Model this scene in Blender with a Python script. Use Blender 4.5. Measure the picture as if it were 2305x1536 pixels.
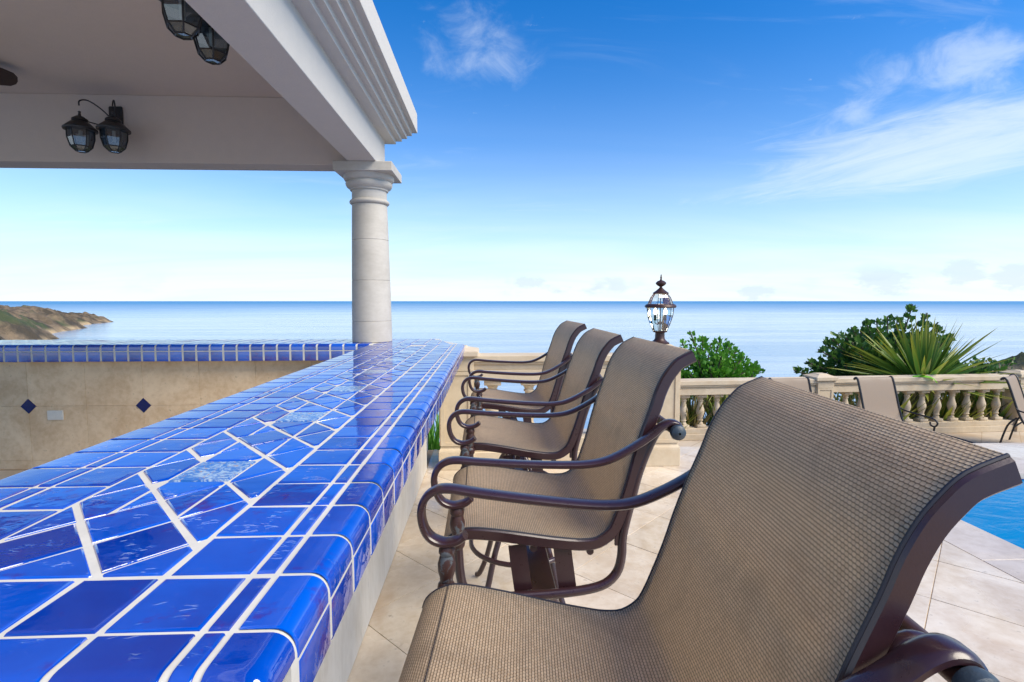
import bpy, bmesh, math, random
from mathutils import Vector, Matrix
R = math.radians
random.seed(7)
for o in list(bpy.data.objects):
    bpy.data.objects.remove(o, do_unlink=True)
S = bpy.context.scene
COL = S.collection

# ------------------------------------------------------------------ camera
cam_d = bpy.data.cameras.new('camera')
cam = bpy.data.objects.new('camera', cam_d)
COL.objects.link(cam)
cam.location = (0, 0, 1.43)
cam.rotation_euler = (R(90 - 4.3987), 0, R(-2.4155))
cam_d.sensor_width = 36
cam_d.lens = 36 * 1170 / 2305
cam_d.clip_start = 0.02
cam_d.clip_end = 90000
S.camera = cam

# ------------------------------------------------------------------ light
SUN_EL, SUN_AZ = 46.0, 122.0          # degrees; azimuth clockwise from +y (behind and right of the camera)
world = bpy.data.worlds.new('World')
S.world = world
world.use_nodes = True
wt = world.node_tree
wt.nodes.clear()

class NT:
    """small node-tree helper"""
    def __init__(s, t): s.t = t
    def n(s, typ, props=None, **ins):
        nd = s.t.nodes.new(typ)
        for k, v in (props or {}).items(): setattr(nd, k, v)
        for k, v in ins.items():
            key = int(k[1:]) if k[0] == '_' and k[1:].isdigit() else k.replace('__', ' ')
            sock = nd.inputs[key]
            if isinstance(v, bpy.types.NodeSocket): s.t.links.new(v, sock)
            else: sock.default_value = v
        return nd
    def m(s, op, a, b=0.0, c=0.0, clamp=False):
        nd = s.t.nodes.new('ShaderNodeMath'); nd.operation = op; nd.use_clamp = clamp
        for i, v in enumerate((a, b, c)):
            if isinstance(v, bpy.types.NodeSocket): s.t.links.new(v, nd.inputs[i])
            else: nd.inputs[i].default_value = v
        return nd.outputs[0]
    def mix(s, fac, a, b, typ='MIX'):
        nd = s.t.nodes.new('ShaderNodeMix'); nd.data_type = 'RGBA'; nd.blend_type = typ
        for i, v in ((0, fac), (6, a), (7, b)):
            if isinstance(v, bpy.types.NodeSocket): s.t.links.new(v, nd.inputs[i])
            else: nd.inputs[i].default_value = v if i == 0 else (tuple(v) + (1,) if len(v) == 3 else v)
        return nd.outputs[2]
    def ramp(s, fac, lo, hi, smooth=True):
        nd = s.t.nodes.new('ShaderNodeMapRange'); nd.interpolation_type = 'SMOOTHSTEP' if smooth else 'LINEAR'
        s.t.links.new(fac, nd.inputs[0]); nd.inputs[1].default_value = lo; nd.inputs[2].default_value = hi
        return nd.outputs[0]
    def noise(s, vec, scale, detail=4, rough=0.5, dist=0.0):
        nd = s.t.nodes.new('ShaderNodeTexNoise')
        if vec is not None: s.t.links.new(vec, nd.inputs['Vector'])
        nd.inputs['Scale'].default_value = scale; nd.inputs['Detail'].default_value = detail
        nd.inputs['Roughness'].default_value = rough; nd.inputs['Distortion'].default_value = dist
        return nd.outputs[0]
    def mapping(s, vec, loc=(0, 0, 0), rot=(0, 0, 0), sc=(1, 1, 1)):
        nd = s.t.nodes.new('ShaderNodeMapping'); s.t.links.new(vec, nd.inputs[0])
        nd.inputs[1].default_value = loc; nd.inputs[2].default_value = rot; nd.inputs[3].default_value = sc
        return nd.outputs[0]

w = NT(wt)
sky = w.n('ShaderNodeTexSky', dict(sky_type='NISHITA', sun_disc=False, sun_elevation=R(SUN_EL), sun_rotation=R(SUN_AZ),
                                   altitude=0.0, air_density=1.0, dust_density=0.6, ozone_density=2.0))
tc = w.n('ShaderNodeTexCoord')
dirv = tc.outputs['Generated']
sep = w.n('ShaderNodeSeparateXYZ', _0=dirv)
dx, dy, dz = sep.outputs
el = w.m('MAXIMUM', dz, 0.0)
hs = w.n('ShaderNodeHueSaturation', Saturation=1.7, Value=1.0, Color=sky.outputs[0])
SKYC = w.mix(1.0, hs.outputs[0], (0.31, 0.93, 1.11), 'MULTIPLY')
# bright thin veil of cloud that thickens towards the horizon, all round
veil = w.m('MULTIPLY', w.m('POWER', 2.718, w.m('MULTIPLY', w.m('POWER', w.m('MULTIPLY', el, 5.25), 1.5), -1.0)), 1.0)
pl = w.n('ShaderNodeCombineXYZ', X=w.m('DIVIDE', dx, w.m('ADD', el, 0.12)), Y=w.m('DIVIDE', dy, w.m('ADD', el, 0.12)), Z=0.0).outputs[0]
vn = w.noise(w.mapping(pl, sc=(0.35, 0.9, 1)), 1.1, 5, 0.55, 0.6)
veil = w.m('MULTIPLY', veil, w.m('ADD', 0.70, w.m('MULTIPLY', vn, 0.6)), clamp=True)
c1 = w.mix(veil, SKYC, (5.35, 5.95, 6.5))
# wispy cirrus
warp = w.mapping(pl, rot=(0, 0, R(38)), sc=(0.55, 1.9, 1))
ci = w.noise(warp, 1.7, 9, 0.62, 1.1)
ci2 = w.noise(w.mapping(pl, loc=(3.1, 1.7, 0)), 0.55, 3, 0.5)
cm = w.m('MULTIPLY', w.ramp(ci, 0.50, 0.78), w.ramp(ci2, 0.47, 0.62))
def px_dir(u, v):
    e = cam.rotation_euler.to_matrix()
    d = e @ Vector(((u - 1152.5) / 1170, -(v - 768) / 1170, -1))
    return d.normalized()
def blob(c, rad, axis=None, stretch=1.0):
    """soft cloud patch about direction c (a place in the sky dome)"""
    d = w.n('ShaderNodeVectorMath', dict(operation='SUBTRACT'), _0=dirv, _1=tuple(c)).outputs[0]
    if axis is not None:
        a = w.n('ShaderNodeVectorMath', dict(operation='DOT_PRODUCT'), _0=d, _1=tuple(axis)).outputs['Value']
        l2 = w.n('ShaderNodeVectorMath', dict(operation='DOT_PRODUCT'), _0=d, _1=d).outputs['Value']
        q = w.m('SUBTRACT', l2, w.m('MULTIPLY', w.m('MULTIPLY', a, a), 1 - 1 / stretch ** 2))
        ln = w.m('SQRT', w.m('MAXIMUM', q, 0.0))
    else:
        ln = w.n('ShaderNodeVectorMath', dict(operation='LENGTH'), _0=d).outputs['Value']
    return w.m('SUBTRACT', 1.0, w.ramp(ln, 0.0, rad))
tex1 = w.noise(dirv, 9, 8, 0.65, 0.6)
texA = w.noise(w.mapping(dirv, loc=(0.7, 0.2, 0.4), sc=(1, 1, 1.5)), 13, 8, 0.62, 0.5)
ax = (px_dir(2300, 262) - px_dir(1600, 405)).normalized()
pc_ = px_dir(2050, 320); perp = ax.cross(pc_).normalized()
def dotv(v): return w.n('ShaderNodeVectorMath', dict(operation='DOT_PRODUCT'), _0=dirv, _1=tuple(v)).outputs['Value']
sv = w.n('ShaderNodeCombineXYZ', X=w.m('MULTIPLY', dotv(ax), 2.6), Y=w.m('MULTIPLY', dotv(perp), 15.0), Z=w.m('MULTIPLY', dotv(pc_), 2.0)).outputs[0]
texs = w.noise(sv, 1.5, 9, 0.66, 0.9)
A = blob(px_dir(1085, 118), 0.15, (px_dir(1190, 110) - px_dir(980, 130)).normalized(), 1.5)
A = w.m('MULTIPLY', w.ramp(w.m('ADD', w.m('MULTIPLY', A, 0.55), w.m('MULTIPLY', texA, 1.0)), 0.78, 1.50), 0.55)
B1 = blob(px_dir(2120, 330), 0.12, ax, 4.2)
B1 = w.m('MULTIPLY', w.ramp(w.m('ADD', w.m('MULTIPLY', B1, 0.6), w.m('MULTIPLY', texs, 1.0)), 0.66, 1.18), 0.58)
B2 = blob(px_dir(2190, 150), 0.11, (px_dir(2300, 170) - px_dir(2050, 140)).normalized(), 2.4)
B2 = w.m('MULTIPLY', w.ramp(w.m('ADD', w.m('MULTIPLY', B2, 0.55), w.m('MULTIPLY', texA, 1.0)), 0.84, 1.30), 0.42)
B3 = blob(px_dir(1960, 250), 0.14, (px_dir(2010, 200) - px_dir(1900, 310)).normalized(), 2.2)
B3 = w.m('MULTIPLY', w.ramp(w.m('ADD', w.m('MULTIPLY', B3, 0.55), w.m('MULTIPLY', texA, 1.0)), 0.84, 1.30), 0.34)
cl = w.m('MAXIMUM', w.m('MAXIMUM', A, B1), w.m('MAXIMUM', w.m('MAXIMUM', B2, B3), w.m('MULTIPLY', cm, 0.22)))
c2 = w.mix(cl, c1, (5.4, 5.9, 6.4))
# low grey-blue cumulus bank far off over the sea
lowt = w.noise(w.mapping(dirv, sc=(1, 1, 2.2)), 14, 6, 0.55)
band = w.m('MULTIPLY', w.ramp(dz, 0.006, 0.018), w.m('SUBTRACT', 1.0, w.ramp(dz, 0.030, 0.075)))
bandx = w.ramp(w.noise(w.mapping(dirv, loc=(0.4, 0, 0), sc=(1, 1, 0.2)), 2.3, 2, 0.5), 0.45, 0.62)
low = w.m('MULTIPLY', w.m('MULTIPLY', w.ramp(lowt, 0.50, 0.66), band), w.m('MULTIPLY', bandx, 0.75))
bk = w.noise(w.mapping(dirv, loc=(0.2, 0.5, 0.1), sc=(1, 1, 2.4)), 30, 8, 0.65, 0.3)
for (u_, v_, rd_, st_) in ((2000, 634, 0.040, 3.6), (2165, 612, 0.036, 2.2), (2290, 622, 0.036, 2.2), (1190, 636, 0.022, 2.6), (1700, 655, 0.028, 4.0)):
    q_ = blob(px_dir(u_, v_), rd_, (1, 0, 0), st_)
    low = w.m('MAXIMUM', low, w.m('MULTIPLY', w.ramp(w.m('ADD', w.m('MULTIPLY', q_, 0.62), w.m('MULTIPLY', bk, 1.3)), 0.86, 1.12), 0.60))
c3 = w.mix(low, c2, (3.9, 4.6, 5.5))
bg = w.n('ShaderNodeBackground', Color=c3, Strength=0.080)
w.n('ShaderNodeOutputWorld', Surface=bg.outputs[0])

sun_d = bpy.data.lights.new('sun', 'SUN')
sun_d.energy = 2.5
sun_d.angle = R(40)
sun_d.color = (1.0, 0.88, 0.72)
sun = bpy.data.objects.new('sun', sun_d)
COL.objects.link(sun)
az, e_ = R(SUN_AZ), R(SUN_EL)
sd = Vector((math.sin(az) * math.cos(e_), math.cos(az) * math.cos(e_), math.sin(e_)))
sun.rotation_euler = sd.to_track_quat('Z', 'Y').to_euler()
sun.location = sd * 60

S.view_settings.view_transform = 'Standard'
S.view_settings.look = 'None'
S.view_settings.exposure = 1.2
S.view_settings.gamma = 1.0
S.view_settings.use_curve_mapping = False

# ------------------------------------------------------------------ helpers
class MB:
    """collects shapes; build() links them as ONE mesh object"""
    def __init__(s): s.v = []; s.f = []; s.uv = []; s.sm = []
    def add(s, vs, fs, uvs=None, smooth=True):
        b = len(s.v); s.v += [tuple(p) for p in vs]
        for i, f in enumerate(fs):
            s.f.append(tuple(b + k for k in f))
            s.uv.append([uvs[k] for k in f] if uvs else None); s.sm.append(smooth)
        return s
    def box(s, x0, x1, y0, y1, z0, z1, bev=0.0, smooth=False):
        if bev <= 0:
            vs = [(x, y, z) for z in (z0, z1) for y in (y0, y1) for x in (x0, x1)]
            fs = [(0, 2, 3, 1), (4, 5, 7, 6), (0, 1, 5, 4), (1, 3, 7, 5), (3, 2, 6, 7), (2, 0, 4, 6)]
            return s.add(vs, fs, smooth=False)
        b = bev
        rings = []
        for z, ins in ((z0, b), (z0 + b, 0), (z1 - b, 0), (z1, b)):
            xa, xb, ya, yb = x0 + ins, x1 - ins, y0 + ins, y1 - ins
            k = b if ins == 0 else 0
            rings.append([(xa + k, ya, z), (xb - k, ya, z), (xb, ya + k, z), (xb, yb - k, z), (xb - k, yb, z), (xa + k, yb, z), (xa, yb - k, z), (xa, ya + k, z)]
                         if k else [(xa, ya, z), (xb, ya, z), (xb, ya, z), (xb, yb, z), (xb, yb, z), (xa, yb, z), (xa, yb, z), (xa, ya, z)])
        vs = [p for r in rings for p in r]; fs = []
        for i in range(3):
            for j in range(8):
                a, c = i * 8 + j, i * 8 + (j + 1) % 8
                fs.append((a, c, c + 8, a + 8))
        fs.append(tuple(range(7, -1, -1))); fs.append(tuple(range(24, 32)))
        return s.add(vs, fs, smooth=False)
    def lathe(s, prof, c=(0, 0, 0), n=24, axis='z', cap=True):
        vs = []; fs = []
        for r, h in prof:
            for k in range(n):
                a = 2 * math.pi * k / n
                p = (r * math.cos(a), r * math.sin(a), h)
                if axis == 'y': p = (p[0], p[2], p[1])
                if axis == 'x': p = (p[2], p[0], p[1])
                vs.append((c[0] + p[0], c[1] + p[1], c[2] + p[2]))
        for i in range(len(prof) - 1):
            for k in range(n):
                a, b = i * n + k, i * n + (k + 1) % n
                fs.append((a, b, b + n, a + n))
        if cap:
            fs.append(tuple(range(n - 1, -1, -1))); fs.append(tuple(range((len(prof) - 1) * n, len(prof) * n)))
        return s.add(vs, fs)
    def sweep(s, path, sec, up=(0, 1, 0), closed=False, cap=True, smooth=True):
        """sec: list of (a,b): a along 'up' side, b along the normal = tangent x side"""
        P = [Vector(p) for p in path]; n = len(P); m = len(sec); vs = []; fs = []
        upv = Vector(up)
        for i in range(n):
            if closed: t = P[(i + 1) % n] - P[i - 1]
            else: t = P[min(i + 1, n - 1)] - P[max(i - 1, 0)]
            t.normalize()
            side = upv - t * upv.dot(t)
            if side.length < 1e-4: side = Vector((1, 0, 0)) - t * t.x
            side.normalize(); nor = t.cross(side)
            for a, b in sec: vs.append(P[i] + side * a + nor * b)
        for i in range(n if closed else n - 1):
            j = (i + 1) % n
            for k in range(m):
                l = (k + 1) % m
                fs.append((i * m + k, i * m + l, j * m + l, j * m + k))
        if cap and not closed:
            fs.append(tuple(range(m - 1, -1, -1))); fs.append(tuple(range((n - 1) * m, n * m)))
        return s.add(vs, fs, smooth=smooth)
    def tube(s, path, r, n=10, up=(0, 1, 0), closed=False, ry=None):
        sec = [((ry or r) * math.cos(2 * math.pi * k / n), r * math.sin(2 * math.pi * k / n)) for k in range(n)]
        return s.sweep(path, sec, up, closed)
    def mesh(s, name):
        me = bpy.data.meshes.new(name)
        me.from_pydata(s.v, [], s.f)
        if any(u for u in s.uv):
            ul = me.uv_layers.new(name='UVMap'); i = 0
            for u in s.uv:
                for c in (u or []): ul.data[i].uv = c; i += 1
        me.polygons.foreach_set('use_smooth', s.sm)
        me.update()
        return me
    def build(s, name, mat, parent=None, sharp=38):
        me = s.mesh(name); me.materials.append(mat)
        if any(s.sm): me.set_sharp_from_angle(angle=R(sharp))
        o = bpy.data.objects.new(name, me); COL.objects.link(o)
        if parent is not None: o.parent = parent
        return o

def tag(o, label, cat, group=None):
    o['label'] = label; o['category'] = cat
    if group: o['group'] = group
    return o
def thing(name, label, cat, loc=(0, 0, 0), rz=0, group=None):
    o = bpy.data.objects.new(name, None); COL.objects.link(o)
    o.location = loc; o.rotation_euler = (0, 0, rz); o.empty_display_size = 0.2
    return tag(o, label, cat, group)
def struct(o): o['kind'] = 'structure'; return o
def stuff(o): o['kind'] = 'stuff'; return o
def copy_tree(o, parent=None):
    c = o.copy(); COL.objects.link(c)
    if parent is not None: c.parent = parent
    for ch in list(o.children): copy_tree(ch, c)
    return c
def smooth_path(pts, k=4):
    """Catmull-Rom resample"""
    P = [Vector(p) for p in pts]; out = []
    for i in range(len(P) - 1):
        a, b, c, d = P[max(i - 1, 0)], P[i], P[i + 1], P[min(i + 2, len(P) - 1)]
        for j in range(k):
            t = j / k
            out.append(0.5 * ((2 * b) + (c - a) * t + (2 * a - 5 * b + 4 * c - d) * t * t + (3 * b - a - 3 * c + d) * t ** 3))
    out.append(P[-1]); return out

# ------------------------------------------------------------------ materials
def new_mat(name):
    m = bpy.data.materials.new(name); m.use_nodes = True; m.node_tree.nodes.clear()
    return m, NT(m.node_tree)
def finish(t, bsdf):
    t.n('ShaderNodeOutputMaterial', Surface=bsdf.outputs[0])
def bump(t, h, strength=0.3, dist=0.01):
    return t.n('ShaderNodeBump', Height=h, Strength=strength, Distance=dist).outputs[0]
def objvec(t): return t.n('ShaderNodeTexCoord').outputs['Object']
def wpos(t): return t.n('ShaderNodeNewGeometry').outputs['Position']

def m_stone(name, a, b, scale=3.0, rough=0.75, bstr=0.25, pits=0.5, streak=(1, 1, 1), wet=None, rnd=0.0, stain=None):
    m, t = new_mat(name); P = wpos(t)
    Ps = t.mapping(P, sc=streak)
    n1 = t.noise(Ps, scale, 6, 0.6, 0.5); n2 = t.noise(Ps, scale * 7, 5, 0.65, 0.2); n3 = t.noise(Ps, scale * 40, 3, 0.6)
    f = t.m('ADD', t.m('MULTIPLY', n1, 0.6), t.m('MULTIPLY', n2, 0.4))
    col = t.mix(t.ramp(f, 0.32, 0.68), a, b)
    pit = t.m('MULTIPLY', t.ramp(n2, 0.60, 0.74), pits)
    col = t.mix(pit, col, tuple(c * 0.55 for c in a))
    if stain:
        sn = t.noise(P, 1.3, 5, 0.6, 0.7)
        col = t.mix(t.m('MULTIPLY', t.ramp(sn, 0.5, 0.72), 0.55), col, stain)
    if rnd:
        oi = t.n('ShaderNodeObjectInfo').outputs['Random']
        hv = t.n('ShaderNodeHueSaturation', Color=col, Value=t.m('ADD', 1 - rnd / 2, t.m('MULTIPLY', oi, rnd)))
        col = hv.outputs[0]
    h = t.m('ADD', t.m('MULTIPLY', n3, 0.4), t.m('MULTIPLY', n2, 0.6))
    rr = rough
    kw = {}
    if wet:
        wn = t.noise(P, 1.6, 4, 0.55, 0.4)
        wf = t.ramp(wn, 0.40, 0.60)
        rr = t.m('ADD', wet, t.m('MULTIPLY', wf, rough - wet))
    bs = t.n('ShaderNodeBsdfPrincipled', Base__Color=col, Roughness=rr, Normal=bump(t, h, bstr, 0.004))
    finish(t, bs); return m
def m_plain(name, c, rough=0.5, metal=0.0, nscale=30, var=0.12, bstr=0.1, coat=0.0):
    m, t = new_mat(name); P = objvec(t)
    n1 = t.noise(P, nscale, 5, 0.6); n2 = t.noise(P, nscale * 0.15, 3, 0.5)
    col = t.mix(t.m('MULTIPLY', t.m('ADD', n1, n2), 0.5), tuple(x * (1 - var) for x in c), tuple(min(1, x * (1 + var)) for x in c))
    bs = t.n('ShaderNodeBsdfPrincipled', Base__Color=col, Roughness=rough, Metallic=metal, Normal=bump(t, n1, bstr, 0.002))
    t.t.links.new(t.m('ADD', rough * 0.75, t.m('MULTIPLY', n2, rough * 0.5)), bs.inputs['Roughness']); bs.inputs['Coat Weight'].default_value = coat; bs.inputs['Coat Roughness'].default_value = 0.12
    finish(t, bs); return m

def m_glaze(name, purple=False):
    m, t = new_mat(name); P = wpos(t)
    oi = t.n('ShaderNodeObjectInfo').outputs['Random']
    n1 = t.noise(P, 7.0, 4, 0.6, 0.3); n2 = t.noise(P, 34.0, 4, 0.6)
    k = t.m('ADD', t.m('MULTIPLY', n1, 0.62), t.m('MULTIPLY', oi, 0.38))
    col = t.mix(t.ramp(k, 0.24, 0.74), (0.0004, 0.030, 0.29), (0.0004, 0.084, 0.54))
    pf = t.ramp(t.m('ADD', t.m('MULTIPLY', n2, 0.6), t.m('MULTIPLY', t.noise(P, 5.1, 2, 0.5), 0.5)), 0.60, 0.74)
    col = t.mix(t.m('MULTIPLY', pf, 0.9 if purple else 0.65), col, (0.045, 0.002, 0.19))
    und = t.m('ADD', t.noise(P, 13, 3, 0.55, 0.3), t.m('MULTIPLY', t.noise(t.mapping(P, sc=(1, 1.7, 1)), 46, 2, 0.5, 0.5), 0.14))
    rip = t.noise(t.mapping(P, sc=(0.8, 2.2, 1)), 60, 2, 0.5, 0.8)
    drop = t.ramp(rip, 0.56, 0.70)
    dm = t.ramp(t.noise(P, 15, 3, 0.6), 0.54, 0.66)
    h = t.m('ADD', t.m('MULTIPLY', und, 0.50), t.m('MULTIPLY', t.m('MULTIPLY', drop, dm), 0.55))
    bs = t.n('ShaderNodeBsdfPrincipled', Base__Color=col, Roughness=0.03, IOR=2.0, Normal=bump(t, h, 0.36, 0.0045))
    finish(t, bs); return m
M = {}
M['glaze'] = m_glaze('cobalt_glaze')
M['glaze_purple'] = m_glaze('violet_glaze', True)
M['navy'] = m_plain('navy_glaze', (0.006, 0.008, 0.09), 0.12, nscale=40, var=0.4)
M['grout'] = m_plain('white_grout', (0.55, 0.535, 0.49), 0.85, nscale=22, var=0.28, bstr=0.6)
def m_accent():
    m, t = new_mat('marbled_tile'); P = wpos(t)
    n = t.noise(P, 34, 6, 0.65, 2.6); n2 = t.noise(P, 60, 4, 0.6, 1.5)
    col = t.mix(t.ramp(n, 0.44, 0.64), (0.02, 0.12, 0.42), (0.36, 0.46, 0.55))
    col = t.mix(t.ramp(n2, 0.60, 0.66), col, (0.40, 0.22, 0.08))
    bs = t.n('ShaderNodeBsdfPrincipled', Base__Color=col, Roughness=0.08, Normal=bump(t, n, 0.25, 0.003)); finish(t, bs); return m
M['accent'] = m_accent()
M['travertine_wall'] = m_stone('travertine_wall', (0.57, 0.385, 0.215), (0.80, 0.61, 0.40), 3.2, 0.62, 0.25, 0.6, rnd=0.12)
M['travertine_pale'] = m_stone('travertine_pale', (0.50, 0.46, 0.40), (0.66, 0.63, 0.58), 3.5, 0.6, 0.25, 0.5, streak=(1, 1, 0.35))
M['floor_tile'] = m_stone('wet_travertine_floor', (0.50, 0.40, 0.285), (0.67, 0.59, 0.48), 2.6, 0.42, 0.10, 0.7, wet=0.10, rnd=0.16, stain=(0.40, 0.26, 0.14))
M['floor_joint'] = m_plain('sandy_joint', (0.42, 0.30, 0.19), 0.8)
M['coping'] = m_stone('coping_stone', (0.42, 0.34, 0.26), (0.58, 0.50, 0.42), 2.0, 0.4, 0.12, 0.6, wet=0.15, rnd=0.1)
M['cast_stone'] = m_stone('cream_cast_stone', (0.52, 0.42, 0.285), (0.64, 0.53, 0.38), 2.5, 0.72, 0.2, 0.15, stain=(0.52, 0.36, 0.20))
M['limestone'] = m_stone('column_limestone', (0.44, 0.405, 0.35), (0.53, 0.495, 0.44), 3.0, 0.6, 0.15, 0.15, streak=(1, 1, 2.0))
M['stucco'] = m_plain('white_stucco', (0.55, 0.52, 0.475), 0.9, nscale=95, var=0.10, bstr=0.9)
M['ceiling'] = m_plain('greige_stucco', (0.56, 0.475, 0.41), 0.92, nscale=95, var=0.10, bstr=0.8)
M['bronze'] = m_plain('brown_powder_coat', (0.034, 0.0135, 0.0165), 0.30, 0.0, nscale=300, var=0.2, bstr=0.08, coat=0.35)
def m_worn():
    m, t = new_mat('worn_brown_metal'); P = objvec(t)
    n = t.noise(P, 38, 5, 0.6, 0.4)
    f = t.m('MULTIPLY', t.ramp(n, 0.58, 0.64), 0.7)
    col = t.mix(f, (0.045, 0.017, 0.014), (0.11, 0.14, 0.16))
    bs = t.n('ShaderNodeBsdfPrincipled', Base__Color=col, Roughness=0.45, Normal=bump(t, n, 0.4, 0.002)); finish(t, bs); return m
M['worn'] = m_worn()
M['cap_blue'] = m_plain('grey_end_cap', (0.035, 0.05, 0.065), 0.42, nscale=200, var=0.25, bstr=0.3)
M['black'] = m_plain('black_metal', (0.018, 0.016, 0.016), 0.45)
M['pipe'] = m_plain('dark_piping', (0.02, 0.018, 0.025), 0.5)
M['copper'] = m_plain('copper_brown_metal', (0.050, 0.022, 0.018), 0.42, 0.2, nscale=80, var=0.25)
M['wood'] = m_plain('dark_blade_wood', (0.04, 0.022, 0.014), 0.5)
M['plastic'] = m_plain('cream_plastic', (0.66, 0.64, 0.58), 0.4)
def m_weave(name, c1, c2, gap, pw, ph):
    m, t = new_mat(name)
    uv = t.n('ShaderNodeTexCoord').outputs['UV']
    su = t.n('ShaderNodeSeparateXYZ', _0=uv).outputs
    rv = t.m('DIVIDE', su[1], ph); row = t.m('FLOOR', rv)
    a = t.m('ABSOLUTE', t.m('SINE', t.m('MULTIPLY', rv, math.pi)))
    q = t.m('ADD', t.m('DIVIDE', su[0], pw), t.m('MULTIPLY', row, 0.5))
    b_ = t.m('ABSOLUTE', t.m('SINE', t.m('MULTIPLY', q, math.pi)))
    hh = t.m('MULTIPLY', t.m('POWER', a, 0.45), t.m('ADD', 0.42, t.m('MULTIPLY', t.m('POWER', b_, 0.5), 0.58)))
    cell = t.n('ShaderNodeTexWhiteNoise', dict(noise_dimensions='2D'), Vector=t.n('ShaderNodeCombineXYZ', X=t.m('FLOOR', q), Y=row, Z=0.0).outputs[0]).outputs[0]
    yarn = t.mix(cell, c1, c2)
    weave = t.mix(t.ramp(hh, 0.30, 0.80), gap, yarn)
    P = objvec(t)
    st = t.noise(P, 5.5, 5, 0.62, 0.4); st2 = t.noise(P, 260, 2, 0.5)
    col = t.mix(t.m('MULTIPLY', t.ramp(st, 0.50, 0.72), 0.30), weave, (0.10, 0.07, 0.048))
    col = t.mix(t.m('MULTIPLY', st2, 0.18), col, (0.2, 0.15, 0.11))
    wrk = t.noise(t.mapping(P, sc=(1.0, 0.5, 1.0)), 7.5, 3, 0.5, 0.5)
    hh = t.m('ADD', hh, t.m('MULTIPLY', wrk, 5.0))
    bs = t.n('ShaderNodeBsdfPrincipled', Base__Color=col, Roughness=0.45, Normal=bump(t, hh, 0.6, 0.0015))
    tl = t.n('ShaderNodeBsdfTranslucent', Color=t.mix(0.5, col, (0.93, 0.755, 0.53)))
    mx = t.n('ShaderNodeMixShader', _0=0.46, _1=bs.outputs[0], _2=tl.outputs[0])
    finish(t, mx); return m
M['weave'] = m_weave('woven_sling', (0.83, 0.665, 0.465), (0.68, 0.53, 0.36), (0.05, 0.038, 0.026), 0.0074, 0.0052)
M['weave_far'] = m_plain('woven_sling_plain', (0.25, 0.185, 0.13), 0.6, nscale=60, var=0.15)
def m_glass(name, tint=(0.9, 0.97, 0.98), alpha=0.35):
    m, t = new_mat(name)
    g = t.n('ShaderNodeBsdfGlossy', Color=(0.9, 0.95, 1, 1), Roughness=0.03)
    tr = t.n('ShaderNodeBsdfTransparent', Color=tint + (1,))
    fr = t.n('ShaderNodeFresnel', IOR=1.5).outputs[0]
    mx = t.n('ShaderNodeMixShader', _0=t.m('ADD', t.m('MULTIPLY', fr, 0.9), alpha * 0.3), _1=tr.outputs[0], _2=g.outputs[0])
    finish(t, mx); return m
M['glass'] = m_glass('clear_glass')
M['seeded_glass'] = m_glass('dim_glass', (0.48, 0.54, 0.58), 0.3)
def m_emit(name, c, s):
    m, t = new_mat(name); e = t.n('ShaderNodeEmission', Color=c + (1,), Strength=s); finish(t, e); return m
M['bulb'] = m_emit('lit_bulb', (1.0, 0.80, 0.52), 3.0)
def m_leaf(name, a, b, rough=0.45, scale=4, tip=None):
    m, t = new_mat(name); P = wpos(t)
    oi = t.n('ShaderNodeNewGeometry').outputs['Random Per Island']
    n = t.noise(P, scale, 3, 0.6)
    col = t.mix(t.m('ADD', t.m('MULTIPLY', oi, 0.6), t.m('MULTIPLY', n, 0.4)), a, b)
    if tip:
        uv = t.n('ShaderNodeSeparateXYZ', _0=t.n('ShaderNodeTexCoord').outputs['UV'])
        f = t.ramp(uv.outputs[1], 0.45, 1.0)
        col = t.mix(t.m('MULTIPLY', f, 0.8), col, tip)
        ed = t.ramp(t.m('ABSOLUTE', t.m('SUBTRACT', uv.outputs[0], 0.5)), 0.32, 0.5)
        col = t.mix(t.m('MULTIPLY', ed, 0.5), col, tip)
    bs = t.n('ShaderNodeBsdfPrincipled', Base__Color=col, Roughness=rough)
    tl = t.n('ShaderNodeBsdfTranslucent', Color=col)
    mx = t.n('ShaderNodeMixShader', _0=0.3, _1=bs.outputs[0], _2=tl.outputs[0])
    finish(t, mx); return m
M['leaf_bright'] = m_leaf('bright_leaf', (0.05, 0.20, 0.016), (0.18, 0.44, 0.045))
M['leaf_dark'] = m_leaf('dark_leaf', (0.024, 0.10, 0.024), (0.14, 0.27, 0.04))
M['leaf_strap'] = m_leaf('strap_leaf', (0.05, 0.17, 0.03), (0.16, 0.30, 0.045), tip=(0.38, 0.34, 0.04))
M['leaf_tan'] = m_leaf('mixed_strap_leaf', (0.05, 0.11, 0.02), (0.36, 0.25, 0.10))
M['leaf_lime'] = m_leaf('lime_leaf', (0.16, 0.50, 0.02), (0.25, 0.62, 0.03))
M['bark'] = m_plain('grey_bark', (0.10, 0.075, 0.055), 0.9, nscale=25, var=0.3, bstr=0.6)

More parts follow.
